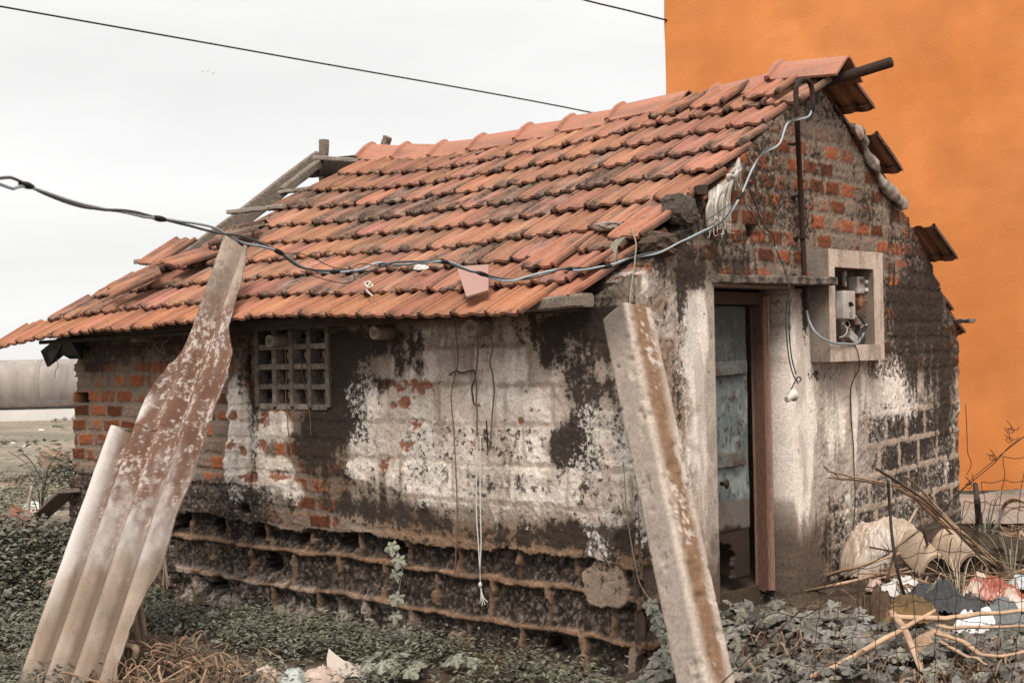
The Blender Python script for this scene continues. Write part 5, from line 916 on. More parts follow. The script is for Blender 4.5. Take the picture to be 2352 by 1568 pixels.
for _ in range(16000):
    x, y = nr.uniform(.1, 3.0), nr.uniform(-2.6, .9)
    q_ = RX.T @ (np.array([x, y, 0]) - CAM); px = CX + F * q_[0] / q_[2]; py = CY + F * q_[1] / q_[2]
    if q_[2] < 5.2 or px > 2420 or py > 1700 or nr.rand() > float(wts(x, y)): continue
    if px > 1960 and py < 1478 and nr.rand() < (.96 if px > 2000 else .6): continue
    if px > 1950 and py > 1535 and nr.rand() < .4: continue
    if any((x - a) ** 2 + (y - b_) ** 2 < .0040 for a, b_ in pts[-500:]): continue
    pts.append((x, y)); g_ = float(gz(x, y)); h = .02 + .10 * float(fbm(x, y, 3, 2, 3)) + nr.uniform(-.03, .03)
    c = np.array([x, y, g_ + h]); nrm = np.array([nr.normal(0, .38), nr.normal(-.30, .38), 1.0]); a = nr.uniform(0, 6.28)
    lobed(gcv, c, nrm, (math.cos(a), math.sin(a), 0), nr.uniform(.042, .074), leafcol(), int(nr.randint(1000)), nr.uniform(.05, .5))
    if nr.rand() < .5: stems.tube([[x, y, g_ - .01], c - [0, 0, .003]], .0025, 4, c=(.09, .085, .06), cap=False)
gcv.add(np.concatenate(stems.v), [f for f in stems.f], np.concatenate(stems.c))
for _ in range(260):                                                          # same creeper spreading left through the weeds
    x, y = nr.uniform(-5.6, .1), nr.uniform(-2.2, -.15)
    if nr.rand() > (.9 if x < -4.2 else .2): continue
    c = np.array([x, y, float(gz(x, y)) + nr.uniform(.08, .2)]); a = nr.uniform(0, 6.28); lobed(gcv, c, (nr.normal(0, .4), nr.normal(-.3, .4), 1.0), (math.cos(a), math.sin(a), 0), nr.uniform(.022, .05), leafcol() * .9, int(nr.randint(1000)), .3)
tag(gcv.build('creeper_carpet', m_leaf, None, origin=(1.5, -.8, 0)), kind='stuff')
def small_plants(name, region, n, size, colr, hgt, dens=None, nl=7, seed=0, lean=.5):
    r_ = np.random.RandomState(seed); V = []; Fq = []; C_ = []; k_ = 0
    while k_ < n:
        x, y = region(r_); w_ = 1.0 if dens is None else dens(x, y)
        if r_.rand() > w_: k_ += .2; continue
        g_ = float(gz(x, y)); hh = hgt * r_.uniform(.4, 1.2); col = np.array(colr) * r_.uniform(.55, 1.35) * np.array([1, r_.uniform(.92, 1.05), r_.uniform(.85, 1.05)])
        for i in range(nl):
            c = np.array([x + r_.normal(0, hh * lean), y + r_.normal(0, hh * lean), g_ + hh * r_.uniform(.1, 1.0)]); a = r_.uniform(0, 6.28); sz = size * r_.uniform(.5, 1.3); d = np.array([math.cos(a), math.sin(a), r_.uniform(-.3, .6)]); s = np.array([-math.sin(a), math.cos(a), r_.uniform(-.4, .4)]); b = len(V)
            V += [c - d * sz, c - d * sz * .1 + s * sz * .5 + [0, 0, sz * .15], c + d * sz, c - d * sz * .1 - s * sz * .5 + [0, 0, sz * .15]]; Fq.append((b, b + 1, b + 2, b + 3)); cc = col * r_.uniform(.75, 1.25); C_ += [cc] * 4
        k_ += 1
    return MB().add(V, Fq, C_)
def reg(x0, x1, y0, y1): return lambda r_: (r_.uniform(x0, x1), r_.uniform(y0, y1))
GRN = (.135, .132, .10)
def d_front(x, y):
    q_ = RX.T @ (np.array([x, y, -.4]) - CAM); px, py = CX + F * q_[0] / q_[2], CY + F * q_[1] / q_[2]
    if 170 < px < 580 and py > 1560 - 85 * math.exp(-((px - 330) / 190) ** 2): return .06
    return float(sst(.28, .45, fbm(x, y, 1.9, 2, 3))) * (1.0 if x < -.6 else .85)
w1 = small_plants('w', reg(-5.6, .2, -2.3, .02), 7000, .019, GRN, .15, d_front, 8, 1)
tag(w1.build('weeds', m_veg, None, origin=(-2.5, -1, -.3)), kind='stuff')
w2 = small_plants('w', reg(-11.5, -5.2, -3.5, 3.2), 4200, .026, (.185, .175, .135), .12, lambda x, y: float(sst(.40, .56, fbm(x, y, 1.1, 4, 3))), 8, 2)
w2b = small_plants('w', reg(-6.6, -4.2, -2.8, -.1), 2400, .030, (.16, .155, .12), .17, None, 8, 8)
w2.add(np.concatenate(w2b.v), w2b.f, np.concatenate(w2b.c)); tag(w2.build('field_weeds', m_veg, None, origin=(-7, 0, -.2)), kind='stuff')
w3 = small_plants('w', reg(-34, -9, 0, 24), 3400, .05, (.17, .155, .115), .10, lambda x, y: float(sst(.46, .6, fbm(x, y, .35, 6, 3))), 7, 3)
tag(w3.build('far_weeds', m_veg, None, origin=(-18, 8, -.1)), kind='stuff')
w4 = small_plants('w', reg(.1, 2.7, -2.2, 1.1), 900, .016, (.06, .058, .042), .07, lambda x, y: float(sst(.4, .55, fbm(x, y, 2.5, 1, 3))), 7, 4)
tag(w4.build('undergrowth', m_veg, None, origin=(1.2, 0, 0)), kind='stuff')
# larger leafed plants with visible leaves
def leafy(name, base, n, spread, hgt, size, label, cat, group=None, col=(.20, .20, .155), seed=0):
    r_ = np.random.RandomState(seed); t = thing(name, label, cat, base, group); sm = MB(); lm = MB()
    for i in range(n):
        a = 6.28 * i / n + r_.uniform(-.3, .3); rr = spread * r_.uniform(.3, 1); c = np.asarray(base) + [rr * math.cos(a), rr * math.sin(a), hgt * r_.uniform(.5, 1)]
        sm.tube(spline([base, np.asarray(base) + (c - base) * .5 + [0, 0, .03], c], 8), .003, 4, c=(.13, .13, .09), cap=False)
        lobed(lm, c, (math.cos(a) * .4, math.sin(a) * .4 - .45, 1), (math.cos(a), math.sin(a), -.2), size * r_.uniform(.75, 1.2), np.array(col) * r_.uniform(.8, 1.2), seed + i, .25)
    sm.build('stem', m_veg, t); lm.build('foliage', m_leaf, t); return t
leafy('gourd_plant', gp(905, 1560), 15, .17, .13, .066, 'pale gourd plant with big lobed leaves at the bottom beside the white board', 'plant', 'young gourd plants by the plinth', seed=5)
leafy('gourd_plant', gp(1058, 1548), 7, .09, .12, .06, 'pale gourd seedling right of the white board below the mortar patch', 'plant', 'young gourd plants by the plinth', seed=25)
def vine(label, pts, stemp, y, size, base, group='gourd vines climbing the plinth'):
    t = thing('gourd_vine', label, 'vine', base, group)
    MB().tube(spline([hit(px, py, 1, y) for px, py in stemp], 40), .003, 5, c=(.22, .20, .14), cap=False).build('stem', m_veg, t, smooth=True)
    for i, (px, py) in enumerate(pts):
        lm = MB(); c = hit(px, py, 1, y - .02); lobed(lm, c, (.35 + nr.normal(0, .2), -1, .35 + nr.normal(0, .2)), (nr.normal(0, .3), -.2, -1), size * nr.uniform(.8, 1.15), np.array([.215, .21, .165]) * nr.uniform(.8, 1.1), i * 3, .2); lm.build('leaf', m_leaf, t)
vine('vine with pale lobed leaves climbing the middle of the dark plinth', [(899, 1254), (916, 1284), (908, 1316), (914, 1370), (907, 1412), (931, 1446), (922, 1486)], [(898, 1245), (920, 1280), (924, 1310), (916, 1360), (912, 1420), (926, 1460), (922, 1530)], -.07, .062, gp(922, 1530))
vine('vine with pale lobed leaves beside the concrete post', [(1494, 1386), (1508, 1414), (1512, 1435), (1523, 1458), (1527, 1490)], [(1432, 1060), (1440, 1180), (1458, 1290), (1470, 1340), (1494, 1380), (1512, 1420), (1524, 1460), (1530, 1520)], -.12, .062, gp(1530, 1560))
def shrub(base, h, sp, n, size, col, label, seed, group='low weeds standing in the field'):
    r_ = np.random.RandomState(seed); t = thing('field_weed', label, 'weed', base, group); sm = MB(); lm = MB()
    for k_ in range(7):
        tip = np.asarray(base) + [r_.normal(0, sp), r_.normal(0, sp), h * r_.uniform(.6, 1.1)]; s_ = spline([base, np.asarray(base) * .5 + tip * .5 + [0, 0, .05], tip], 10); sm.tube(s_, .006, 4, c=(.06, .05, .035), cap=False)
        for i in range(n // 7):
            c = s_[r_.randint(2, len(s_))] + r_.normal(0, sp * .25, 3); a = r_.uniform(0, 6.28); d = np.array([math.cos(a), math.sin(a), r_.uniform(-.4, .4)]); s = np.array([-math.sin(a), math.cos(a), r_.uniform(-.4, .4)]); sz = size * r_.uniform(.5, 1.2)
            lm.add([c - d * sz, c + s * sz * .45, c + d * sz, c - s * sz * .45], [(0, 1, 2, 3)], np.array(col) * r_.uniform(.6, 1.3))
    sm.build('stem', m_veg, t); lm.build('foliage', m_veg, t)
shrub(gp(98, 1108), .42, .5, 260, .06, (.085, .085, .06), 'broad dark weed bush on the field below the stray block', 3)
shrub(gp(150, 1118), .30, .3, 160, .05, (.095, .095, .07), 'smaller dark weed bush beside the hut wall in the field', 4)
shrub(gp(92, 1192), .38, .10, 60, .03, (.07, .07, .05), 'tall thin weed sprig in front of the leaning plank', 5)
# ------------------------------------------------------------------ left: rubble and bits in the weeds
rock('concrete_block', gp(125, 1056, .10), .22, (.25, .175, .125), 'brown concrete block lying alone on the field', 'block', sq=(1.25, .5, .62), seed=2)
BR = 'broken clay tiles among the weeds'
for i, (px, py, ax_, ay_, lab) in enumerate(((20, 1212, (1, .15, .25), (-.3, .9, -.1), 'broken orange clay tile at the far left edge below the stray block'), (42, 1190, (.9, .3, -.3), (.2, .9, .4), 'broken orange clay tile leaning on another beside the upright stick'), (60, 1318, (1, -.25, -.1), (.2, .8, .5), 'broken orange clay tile resting on a brown stone'), (4, 1356, (.9, .4, .1), (-.4, .8, .3), 'curved orange clay tile cut by the left picture edge lowest in the weeds'))):
    loose_tile(gp(px, py, .05), ax_, ay_, lab, 'roof tile', BR, dark=.2, name='broken_tile', tone=.72, size=.62)
rock('stone', gp(66, 1350, .04), .12, (.17, .115, .085), 'brown stone under the broken clay tile in the weeds', 'stone', seed=6, sq=(1, .8, .7))
rock('stone', gp(138, 1262, .04), .15, (.22, .165, .125), 'pale brown stone half buried beside the leaning sheet', 'stone', seed=4, sq=(.8, .8, .9))
tag(MB().tube(spline([gp(64, 1205), gp(66, 1205) + [0, 0, .16], gp(72, 1205) + [.02, 0, .34]], 10), [.014] * 10 + [.012] * (len(spline([0 * CAM, CAM, CAM * 2], 10)) - 10), 7, c=(.42, .34, .27)).build('stick', m_dry, None, smooth=True), 'pale stick standing upright in the weeds at the far left', 'stick')
pl_ = MB(); pl_.beam(gp(88, 1190, .02), hit(160, 1125, 1, -.1), .16, .03, n=6); tag(pl_.build('plank', m_wood, None), 'grey plank leaning from the weeds against the left end of the hut', 'plank')
crumple('plastic_scrap', gp(78, 1170), np.array([.13, 0, 0]), np.array([0, .1, 0]), .07, (.55, .58, .55), 'crumpled white plastic scrap behind the upright stick', 'litter', seed=7)
crumple('plastic_scrap', gp(92, 1180), np.array([.14, .05, 0]), np.array([0, .1, 0]), .06, (.55, .46, .40), 'crumpled beige plastic scrap beside the leaning plank', 'litter', seed=8)
for i, (px, py, s_, lab) in enumerate(((60, 1026, .09, 'white litter lying nearest on the open field left of the block'), (30, 1018, .06, 'white litter on the field next to the left picture edge'), (95, 988, .09, 'small white litter on the field halfway to the pipeline'), (143, 962, .1, 'tiny white litter by the pale bed of the pipeline'))):
    crumple('litter', gp(px, py), np.array([s_, 0, 0]), np.array([0, s_ * .7, 0]), s_ * .3, (.66, .62, .58), lab, 'litter', n=10, seed=10 + i, group='white litter scattered over the field')
# ------------------------------------------------------------------ foreground litter along the bottom
tw = MB(); r_ = np.random.RandomState(5)
for k_ in range(620):
    px, py = r_.uniform(150, 600), r_.uniform(1475, 1640)
    if py < 1560 - 75 * math.exp(-((px - 330) / 170) ** 2) - 12 * r_.rand(): continue
    b = gp(px, py); L_ = r_.uniform(.05, .22); a = r_.uniform(0, 6.28); d = np.array([math.cos(a), math.sin(a), r_.uniform(-.1, .5)]); bend = r_.normal(0, .35, 3) * L_; bend[2] = abs(bend[2])
    h0 = r_.uniform(.0, .06); tw.tube(spline([b + [0, 0, h0], b + d * L_ * .5 + bend + [0, 0, h0], b + d * L_ + [0, 0, h0 * .5]], 8), r_.uniform(.0025, .008), 5, c=np.array([.22, .14, .09]) * r_.uniform(.3, 1.5), cap=False, flat=r_.choice([1, .35]))
tag(tw.build('dry_twigs', m_dry, None, origin=gp(350, 1540)), kind='stuff')
tw = MB()
for k_ in range(330):
    px, py = r_.uniform(1690, 2400), r_.uniform(1500, 1640)
    if r_.rand() > .35 + .65 * sst(1480, 1600, py) * sst(1850, 2250, px): continue
    b = gp(px, py); L_ = r_.uniform(.04, .16); a = r_.uniform(0, 6.28); d = np.array([math.cos(a), math.sin(a), r_.uniform(-.05, .2)])
    tw.tube(spline([b + [0, 0, .05], b + d * L_ * .5 + [0, 0, .07 + .06 * r_.rand()], b + d * L_ + [0, 0, .05]], 6), r_.uniform(.0015, .006), 5, c=np.array([.20, .13, .085]) * r_.uniform(.4, 1.5), cap=False, flat=r_.choice([1, .3]))
for k_ in range(260):
    px, py = r_.uniform(1960, 2380), r_.uniform(1180, 1420)
    b = gp(px, py); L_ = r_.uniform(.05, .2); a = r_.uniform(0, 6.28); d = np.array([math.cos(a), math.sin(a), r_.uniform(-.05, .3)])
    tw.tube(spline([b + [0, 0, .03], b + d * L_ * .5 + [0, 0, .05 + .06 * r_.rand()], b + d * L_ + [0, 0, .02]], 6), r_.uniform(.002, .007), 5, c=np.array([.20, .135, .09]) * r_.uniform(.3, 1.5), cap=False, flat=r_.choice([1, .3]))
tag(tw.build('dry_litter', m_dry, None, origin=gp(2150, 1500)), kind='stuff')
HS = MB()
fx2 = np.array([RX[0, 0], RX[1, 0], 0]); fx2 /= np.linalg.norm(fx2); fy2 = np.array([-fx2[1], fx2[0], 0])
crumple('cloth_scrap', gp(620, 1568, .02), fx2 * .13, fy2 * .10, .07, (.47, .36, .29), 'wrinkled tan cloth scrap at the bottom beside the dry twigs', 'cloth', n=26, seed=3, fold=1.6)
crumple('cloth_scrap', gp(672, 1572, .03), fx2 * .075, fy2 * .10, .085, (.42, .44, .41), 'pale bluish cloth scrap between the two tan ones at the bottom', 'cloth', n=20, seed=5, oval=False, fold=.5)
crumple('cloth_scrap', gp(735, 1566, .02), fx2 * .14, fy2 * .10, .075, (.45, .34, .285), 'wrinkled tan cloth scrap touching the torn white board', 'cloth', n=26, seed=6, fold=1.6)
bd = gp(800, 1560); bdp = [(752, 1536), (750, 1512), (755, 1488), (768, 1500), (790, 1516), (830, 1528), (880, 1536), (905, 1545), (880, 1560), (840, 1560), (815, 1552), (790, 1556)]
sheetpoly('torn_board', bdp, 0, m_flat, 'torn off white board piece standing in the weeds at the bottom', 'board', (.50, .43, .37), .012, surf=lambda x, y: hitp(x, y, bd + np.array([0, 0, .02]), np.array([.45, -.85, .35]) / np.linalg.norm([.45, -.85, .35])))
# dried banana leaf and husk by the sheet
dl_ = thing('dried_leaf', 'shrivelled tan leaf hanging upright beside the foot of the corrugated sheet', 'leaf', gp(330, 1500))
b0 = gp(322, 1505); up_ = np.array([0, 0, 1.]); k0 = MB()
prof = [(0, .01), (.06, .03), (.14, .045), (.22, .05), (.30, .035), (.36, .015), (.40, .006)]
for sgn in (-1, 1):
    V = []
    for i, (h, wd) in enumerate(prof): c = b0 + up_ * h + fx2 * (.01 * math.sin(h * 18)); V += [c, c + fx2 * sgn * wd * .6 - fy2 * wd * .5, c + fx2 * sgn * wd * .9 - fy2 * wd * .05]
    k0.add(V, [(i * 3 + j, i * 3 + j + 1, i * 3 + j + 4, i * 3 + j + 3) for i in range(6) for j in range(2)], np.array([.36, .25, .17]))
k0.build('blade', m_dry, dl_, smooth=True); MB().tube(spline([b0 + up_ * .39, b0 + up_ * .43 + fx2 * -.015, b0 + up_ * .46 + fx2 * -.02], 8), .006, 6, c=(.25, .18, .12)).build('stalk', m_dry, dl_)
hk = MB()
for k_ in range(5):
    a0 = gp(262 + 8 * k_, 1545); hk.tube(spline([a0, a0 + [0.02 * k_, 0, .16], a0 + fx2 * (.02 + .03 * k_) * -1 + [0, 0, .30 - .035 * k_]], 12), np.interp(np.linspace(0, 1, len(spline([CAM, CAM, CAM], 12))), [0, .5, 1], [.03, .026, .006]), 8, c=np.array([.40, .28, .19]) * nr.uniform(.7, 1.1), flat=.4)
tag(hk.build('banana_husk', m_dry, None, smooth=True), 'dry tan banana husk tucked behind the foot of the sheet', 'husk')
# ------------------------------------------------------------------ rubbish heap on the right
def gpa(px, py, h=0.0): return gp(px, py + (28 if h > 0 and py > 1430 else 0)) + np.array([0, 0, h + (.05 if h > 0 and py > 1430 else 0)])
sk_c = gp(2052, 1325); skm = mat('plastic_film', rough=.35, vcol=True, var=.12, scale=25, bump=.4, bscale=40, bdist=.006, spec=.5)
crumple('plastic_sack', sk_c + fy2 * .12, fx2 * .30 , fy2 * .27, .34, (.46, .36, .28), 'big crumpled translucent beige plastic sack on the rubbish heap', 'sack', n=110, seed=9, m=skm, dome=True, fold=.7, col2=(.54, .46, .39), edge=.2)
crumple('plastic_sack', gp(2000, 1328) - fy2 * .02, fx2 * .13, fy2 * .07, .10, (.46, .36, .28), 'small torn beige plastic flap spilling left of the big sack', 'sack', n=24, seed=11, m=skm, fold=1.5)
crumple('board_scrap', gp(1962, 1338), fx2 * .13 + np.array([0, 0, .02]), fy2 * .09, .06, (.36, .25, .17), 'tan board scrap under the long pale stalks', 'board', n=14, seed=12, oval=False, fold=.3)
def arch_sheet(px, py, wid, hgt, ln, yawd, label, seed, narch=2, col=(.43, .325, .24)):
    b = gp(px, py); n_ = 60; a_ = math.radians(yawd); d1 = fx2 * math.cos(a_) + fy2 * math.sin(a_); d2 = -fx2 * math.sin(a_) + fy2 * math.cos(a_); T_, L_ = np.meshgrid(np.linspace(0, 1, n_), np.linspace(0, 1, 24))
    x = (T_ - .5) * wid; z = hgt * np.abs(np.sin(T_ * math.pi * narch)) ** .75 + .06; ed = (fbm(T_ * 4, L_ * 0, 1.5, seed, 3) - .5) * .10
    P = b + x[..., None] * d1 + ((L_ + ed * (1 - L_)) * ln)[..., None] * d2; P[..., 2] += z + L_ * ln * .35
    c = np.array(col) * (.7 + .6 * fbm(T_ * 3, L_ * 3, 2, seed, 4)[..., None]); i_ = np.arange(T_.size).reshape(T_.shape); q = np.stack([i_[:-1, :-1], i_[:-1, 1:], i_[1:, 1:], i_[1:, :-1]], -1).reshape(-1, 4); o = T_.size; th = np.array([0, 0, -.012])
    f = q.tolist() + (q[:, ::-1] + o).tolist()
    for row in (i_[0], i_[-1], i_[:, 0], i_[:, -1]): f += [(row[k_], row[k_ + 1], row[k_ + 1] + o, row[k_] + o) for k_ in range(len(row) - 1)]
    tag(MB().add(np.concatenate([P.reshape(-1, 3), (P + th).reshape(-1, 3)]), f, np.concatenate([c.reshape(-1, 3), c.reshape(-1, 3) * .8])).build('broken_sheet', mat('asbestos', rough=.9, vcol=True), None, smooth=True), label, 'roofing sheet', 'broken corrugated sheet pieces')
arch_sheet(2195, 1345, .46, .13, .34, 10, 'broken tan corrugated sheet with two humps lying on the heap', 2)
arch_sheet(2112, 1322, .20, .10, .26, -8, 'smaller curved sheet fragment under the plastic sack', 4, 1, (.36, .27, .20))
crumple('cloth', gp(2168, 1395, .03), fx2 * .23 - fy2 * .04, fy2 * .20, .12, (.062, .062, .064), 'dark grey crumpled cloth below the corrugated humps', 'cloth', n=44, seed=14, fold=2.8)
crumple('cloth', gp(2295, 1440, .02), fx2 * .17, fy2 * .16, .10, (.15, .152, .15), 'grey blue crumpled cloth at the right picture edge', 'cloth', n=34, seed=15, fold=2.8)
crumple('cloth', gp(2075, 1422, .04), fx2 * .21, fy2 * .15, .09, (.155, .095, .04), 'mustard brown crumpled cloth in front of the dark grey one', 'cloth', n=44, seed=16, fold=2.8, col2=(.13, .085, .045))
crumple('plastic_bag', gp(2275, 1372, .06), fx2 * .19 - np.array([0, 0, .02]), fy2 * .12, .10, (.50, .37, .29), 'red and cream printed plastic bag right of the dark cloth', 'bag', n=50, seed=17, m=skm, fold=1.8, col2=(.27, .07, .04))
crumple('plastic_bag', gp(2228, 1402, .02), fx2 * .07, fy2 * .06, .07, (.30, .10, .055), 'small orange red wrapper under the printed bag', 'bag', n=18, seed=18, m=skm, fold=1.3, col2=(.5, .33, .22))
for i, (px, py, s_, c_, lab) in enumerate(((2075, 1358, .12, (.62, .57, .55), 'white paper scrap between the sack and the dark cloth'), (2040, 1376, .10, (.56, .52, .50), 'white crumpled scrap just left of the dark cloth'), (2245, 1446, .13, (.66, .64, .63), 'white crumpled cloth scrap below the dark cloth'), (2306, 1300, .13, (.55, .50, .46), 'white plastic wad at the back of the heap by the humps'), (2335, 1400, .10, (.58, .48, .42), 'cream scrap at the right edge under the printed bag'), (2012, 1356, .07, (.45, .33, .27), 'brown paper scrap left of the white scraps'), (2345, 1350, .09, (.46, .5, .52), 'pale blue scrap at the right edge of the heap'), (2225, 1310, .10, (.5, .42, .36), 'dirty white wad beside the right corrugated hump'))):
    crumple('paper_scrap', gp(px, py, .02), fx2 * s_, fy2 * s_ * .8, s_ * .75, c_, lab, 'litter', n=22, seed=20 + i, fold=1.6, group='pale scraps on the rubbish heap')
crumple('bark_sheath', gp(2120, 1490, .06), fx2 * .13 + np.array([0, 0, .06]), fy2 * .09, .06, (.31, .205, .135), 'broad tan palm sheath lying in front of the heap', 'palm sheath', n=30, seed=31, fold=.5, m=m_dry)
crumple('bark_sheath', gp(2030, 1440), fx2 * .10 + np.array([0, 0, -.05]), fy2 * .12, .16, (.075, .045, .028), 'dark rotten palm sheath base left of the mustard cloth', 'palm sheath', n=26, seed=32, fold=2.0, m=m_dry)
crumple('plastic_scrap', gp(1995, 1440), fx2 * .08 + np.array([0, 0, .03]), fy2 * .05, .05, (.50, .46, .47), 'narrow pale plastic strip left of the rotten sheath', 'litter', n=12, seed=33, fold=.6)
SG = 'dry palm stalks on the rubbish heap'
def stalk(pts, r, label, col=(.40, .265, .175), flat=.6, tip=.6):
    P = spline(pts, 36); n_ = len(P); P = P + ((fbm(np.arange(n_) * .12, np.ones(n_) * r * 900, 1, 3, 3) - .5) * .025)[:, None] * np.array([0, 0, 1.]); rr = np.interp(np.linspace(0, 1, n_), [0, .08, .5, 1], [r * .8, r, r * .9, r * tip])
    cc = np.tile(np.array(col), (n_, 1)) * (.65 + .7 * fbm(np.arange(n_) * .3, np.ones(n_) * r * 700, 1, 5, 3))[:, None]
    return tag(MB().tube(P, rr, 9, c=cc, flat=flat).build('palm_stalk', m_dry, None, smooth=True), label, 'palm stalk', SG)
stalk([gpa(1748, 1372, .02), gpa(1830, 1368, .07), gpa(1960, 1352, .13), gpa(2105, 1330, .20)], .021, 'upper of the two long pale stalks reaching left towards the door')
stalk([gpa(1800, 1372, .01), gpa(1900, 1366, .05), gpa(2050, 1345, .09), gpa(2185, 1335, .16)], .019, 'lower of the two long pale stalks reaching left towards the door')
stalk([gpa(1862, 1600, .03), gpa(1960, 1556, .06), gpa(2060, 1500, .11), gpa(2150, 1450, .12)], .0165, 'long straight stalk running down to the bottom picture edge', (.47, .31, .205), .9)
stalk([gpa(2050, 1455, .10), gpa(2160, 1466, .11), gpa(2250, 1462, .12), gpa(2420, 1452, .12)], .024, 'thick stalk lying level across the front of the heap', (.45, .30, .20))
stalk([gpa(2150, 1482, .10), gpa(2250, 1484, .10), gpa(2420, 1478, .10)], .016, 'thin level stalk just below the thick level one')
stalk([gpa(2150, 1490, .08), gpa(2210, 1515, .09), gpa(2262, 1540, .08), gpa(2330, 1542, .08), gpa(2420, 1520, .11)], .0145, 'kinked stalk bending along the lower right edge', (.43, .28, .18))
stalk([gpa(2160, 1505, .07), gpa(2230, 1540, .07), gpa(2268, 1552, .06)], .011, 'short stalk joining the kinked one from below')
stalk([gpa(2048, 1440, .10), gpa(2080, 1490, .10), gpa(2118, 1540, .04)], .020, 'short thick stalk crossing the tan sheath', (.36, .24, .16))
bx = [gpa(2180, 1310, .22), gpa(2120, 1290, .36)]
stalk([hit(1905, 1096, 0, .75), hit(1990, 1106, 0, .62), hit(2068, 1122, 0, .5), gpa(2140, 1310, .45)], .0105, 'lower long thin stalk pointing left across the block wall', (.33, .21, .135))
stalk([hit(1900, 1082, 0, .78), hit(1985, 1098, 0, .65), hit(2075, 1116, 0, .5), gpa(2150, 1310, .44)], .009, 'upper long thin stalk pointing left across the block wall', (.38, .26, .17))
stalk([hit(1892, 1072, 0, .8), hit(1912, 1082, 0, .75), hit(1925, 1096, 0, .7)], .005, 'short curved twig above the two thin stalks', (.10, .07, .05))
for i, (p0, p1, p2, p3, r_, c_, lab) in enumerate((((2010, 1072, .45), (2100, 1130, .42), (2180, 1202, .4), (2300, 1330, .1), .013, (.13, .085, .055), 'dark stalk slanting down from beside the rod'), ((2060, 1120, .4), (2130, 1158, .4), (2200, 1215, .38), (2330, 1320, .1), .017, (.35, .23, .15), 'thick tan stalk slanting through the heap crest'), ((2080, 1090, .35), (2130, 1140, .35), (2190, 1200, .35), (2290, 1300, .1), .010, (.30, .20, .13), 'thin stalk highest in the slanting bundle'), ((2075, 1118, .3), (2150, 1190, .35), (2230, 1270, .3), (2330, 1345, .1), .013, (.24, .15, .095), 'brown stalk lowest in the slanting bundle'), ((2115, 1150, .2), (2180, 1210, .3), (2240, 1252, .3), (2400, 1310, .1), .015, (.40, .27, .18), 'pale stalk bending off the bundle to the right edge'))):
    stalk([hit(p0[0], p0[1], 0, p0[2] + .35), hit(p1[0], p1[1], 0, p1[2] + .35), hit(p2[0], p2[1], 0, p2[2] + .5), hit(p3[0], p3[1], 0, p3[2] + 1.0)], r_, lab, c_)
stalk([gpa(2036, 1352, .03), hit(2062, 1250, 0, .8), hit(2108, 1164, 0, .75)], .0105, 'pale stick propped upright against the crest of the heap', (.45, .32, .23), .9)
stalk([gpa(2140, 1300, .05), hit(2125, 1230, 0, .8), hit(2112, 1170, 0, .78)], .010, 'dark stick propped beside the pale upright stick', (.12, .08, .05), .9)
stalk([gpa(2225, 1262, .15), gpa(2290, 1240, .22), gpa(2330, 1236, .28), gpa(2430, 1245, .2)], .020, 'pale broken stalk at the right edge near the orange wall', (.40, .28, .20))
stalk([gpa(2160, 1290, .12), gpa(2280, 1290, .18), gpa(2430, 1310, .16)], .016, 'long stalk lying level across the back of the heap', (.33, .22, .145))
stalk([gpa(2190, 1240, .12), gpa(2260, 1250, .18), gpa(2430, 1262, .16)], .014, 'brown stalk half hidden behind the heap crest', (.26, .17, .11))
tag(MB().tube(spline([hit(2040, 1104, 0, .95), hit(2044, 1170, 0, .95), hit(2050, 1240, 0, 1.0), hit(2064, 1320, 0, 1.05), gpa(2092, 1420, .02)], 40), .0085, 7, c=(.03, .023, .018)).build('iron_bar', m_dry, None, smooth=True), 'dark bent iron bar standing upright through the heap', 'bar')
tag(MB().tube(spline([gpa(2248, 1230, 0), hit(2246, 1170, 0, 1.2), hit(2240, 1112, 0, 1.2)], 14), [.022] * 5 + [.018] * 5 + [.015] * (len(spline([CAM, CAM, CAM], 14)) - 10), 8, c=(.04, .032, .024)).build('stump', m_dry, None, smooth=True), 'thin dark broken sapling stump behind the wire fence', 'stump')
for k_ in range(150):
    px, py = nr.uniform(2030, 2400), nr.uniform(1190, 1400); b = gp(px, py) + [0, 0, .05 + .26 * nr.rand() * sst(1400, 1250, py)]; L_ = nr.uniform(.15, .6); a = nr.choice([nr.normal(-.5, .35), nr.uniform(-3, 3)]); d = fx2 * math.cos(a) + fy2 * math.sin(a) * .6 + np.array([0, 0, nr.normal(-.15, .22)])
    HS.tube(spline([b - d * L_ / 2, b + [0, 0, nr.normal(0, .03)], b + d * L_ / 2], 8), nr.uniform(.0025, .008), 5, c=np.array([.30, .20, .13]) * nr.uniform(.25, 1.5), cap=False, flat=nr.choice([1, .4]))
tag(HS.build('dry_brush', m_dry, None, origin=gp(2200, 1320)), kind='stuff')
